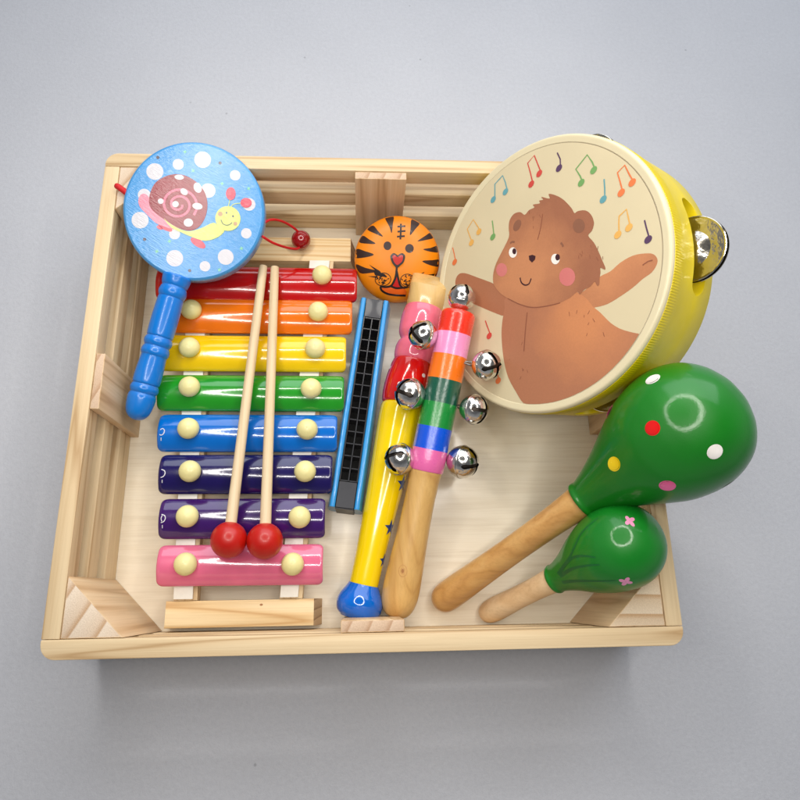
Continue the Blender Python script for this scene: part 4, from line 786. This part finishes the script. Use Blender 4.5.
for k in range(5):
    ang = rad(2.5 + 72.4 * k); ro = (8.35, 7.8, 8.1, 7.9, 7.3)[k]
    j = MB().lathe(tp(ro, ang, 1.9), -tn, [(0, 0), (0, .09), (3.1, .09), (3.1, 0)], M['wire'], 12).build('jingle', tam, sharp=.8)
    for axd, s in ((3.25, 1), (3.62, -1)):
        c_ = cymbal(ang, axd, s, ro).build('cymbal', None, sharp=.9, origin=tam['_o']); c_.parent = j; c_.location = (0, 0, 0)

# ---------------------------------------------------------------- the maracas
BIG = [(11.38, .9), (11.38, .9), (11.38, 1.1), (11.5, 1.17), (11.75, 1.14), (12.0, 1.2), (12.6, 1.42), (13.6, 1.86), (14.6, 2.38), (15.6, 2.92), (16.6, 3.4), (17.6, 3.66), (18.3, 3.74), (19.0, 3.73), (19.8, 3.55), (20.6, 3.17), (21.2, 2.65), (21.7, 1.95), (22.0, 1.2), (22.15, .6), (22.18, 0)]
SML = [(5.45, .6), (5.45, .6), (5.45, .84), (5.6, .92), (5.8, .9), (6.2, 1.0), (7, 1.32), (8, 1.83), (9, 2.22), (10, 2.44), (10.7, 2.48), (11.4, 2.36), (12.1, 2.0), (12.6, 1.5), (12.9, .9), (13.03, 0)]
def maraca(A, B, head, handle, hm, wm, label, group, deco):
    A, B = Vector(A), Vector(B); u = (B - A).normalized(); _, a, b = frame_of(u)
    t = thing('maraca', label, 'maraca', (A.x, A.y, .75), group)
    MB().lathe(A, u, prof(handle, 5), wm, 44).build('handle', t, sharp=.9)
    hp = prof(head, 6)
    m = MB().lathe(A, u, hp, hm, 96)
    deco(m, lambda tt, ph: on_lathe(A, u, a, b, hp, tt, ph))
    m.build('head', t, sharp=.9)
def deco_big(m, on):
    for (tt, ph), c in zip([(19.33, -59.9), (16.24, -79.3), (17.86, -19.0), (14.89, -18.3), (19.41, 25.0), (16.43, 30.2), (15.5, 95), (18.6, 80), (18.4, 140), (15, 170), (19.6, -130)], ['white', 'pink', 'red', 'yellow', 'white', 'pink', 'white', 'red', 'yellow', 'pink', 'red']):
        f = on(tt, ph)
        for q in range(6):      # a little raised drop of paint
            r0 = .40 * (1 - q * .16)
            m.decal(ellipse((0, 0), r0, r0, 0, 20), (lambda g, h: (lambda x, y, o=0.0: g(x, y, o + h)))(f, .07 * math.sqrt(max(0, 1 - (1 - q * .16) ** 2))), M['dot_' + c], 0)
def deco_small(m, on):
    for path in ([(6.63, -16.0), (7.63, -25.0), (8.35, -29.7), (9.1, -39.5), (9.8, -50), (11.0, -58)], [(6.74, -13.1), (7.6, -23.6), (8.61, -24.6), (9.42, -17.6), (10.05, -9.1)], [(6.73, -8.9), (7.68, -10.4), (8.37, -9.3), (9.32, -4.3), (10.03, 1.0)], [(6.58, 11.0), (7.41, 12.7), (8.35, 16.0), (9.33, 22.6), (10.18, 29.6)]):
        f = on(0, 0)
        pts = [(rad(p) * float(np.interp(t_, [x for x, _ in SML[3:]], [y for _, y in SML[3:]])), t_) for t_, p in path]
        # walk along the stem in small pieces so that it hugs the curved head
        q = smooth(pts, 6)
        for i in range(len(q) - 1):
            t_ = (q[i][1] + q[i + 1][1]) / 2; rr = float(np.interp(t_, [x for x, _ in SML[3:]], [y for _, y in SML[3:]]))
            g = on(t_, math.degrees(((q[i][0] + q[i + 1][0]) / 2) / rr))
            dx, dy = (q[i + 1][0] - q[i][0]) / 2, (q[i + 1][1] - q[i][1]) / 2
            wd = .24 * (1 - .7 * i / len(q))
            m.decal(stroke([(-dx * 1.05, -dy * 1.05), (dx * 1.05, dy * 1.05)], wd), g, M['stem_green'])
    for tt, ph in ((12.45, -42), (10.55, 38), (10.4, 120), (11.0, 190)):
        f = (lambda g, k: (lambda x, y, o=0.0: g(x, y * k, o)))(on(tt, ph), .55 if tt > 12 else 1.0)
        for k in range(4):
            a = .5 + k * math.pi / 2
            m.decal(ellipse((.2 * math.cos(a), .2 * math.sin(a)), .19, .13, a, 14), f, M['petal'], 1)
maraca((5.11, -13.36, 1.72), (17.38, -4.62, 12.5), BIG, [(-.98, 0), (-.95, .3), (-.78, .62), (-.45, .86), (0, .97), (1, .99), (3, .92), (6, .86), (9, .89), (10.6, .96), (11.4, 1.0), (11.4, 1.0), (11.4, .5)], M['maraca'], M['handle_tan'], 'big green maraca with coloured paint dots and a varnished tan handle', 'green maracas', deco_big)
maraca((8.15, -14.32, 1.5), (14.56, -10.65, 9.2), SML, [(-.85, 0), (-.82, .25), (-.65, .52), (-.3, .7), (.2, .77), (1, .77), (2.5, .71), (4, .71), (5.0, .76), (5.5, .8), (5.5, .8), (5.5, .4)], M['maraca_small'], M['handle_pale'], 'small green maraca with pink flowers on dark stems and a pale handle', 'green maracas', deco_small)
for o in sc.objects:
    if '_o' in o: del o['_o']
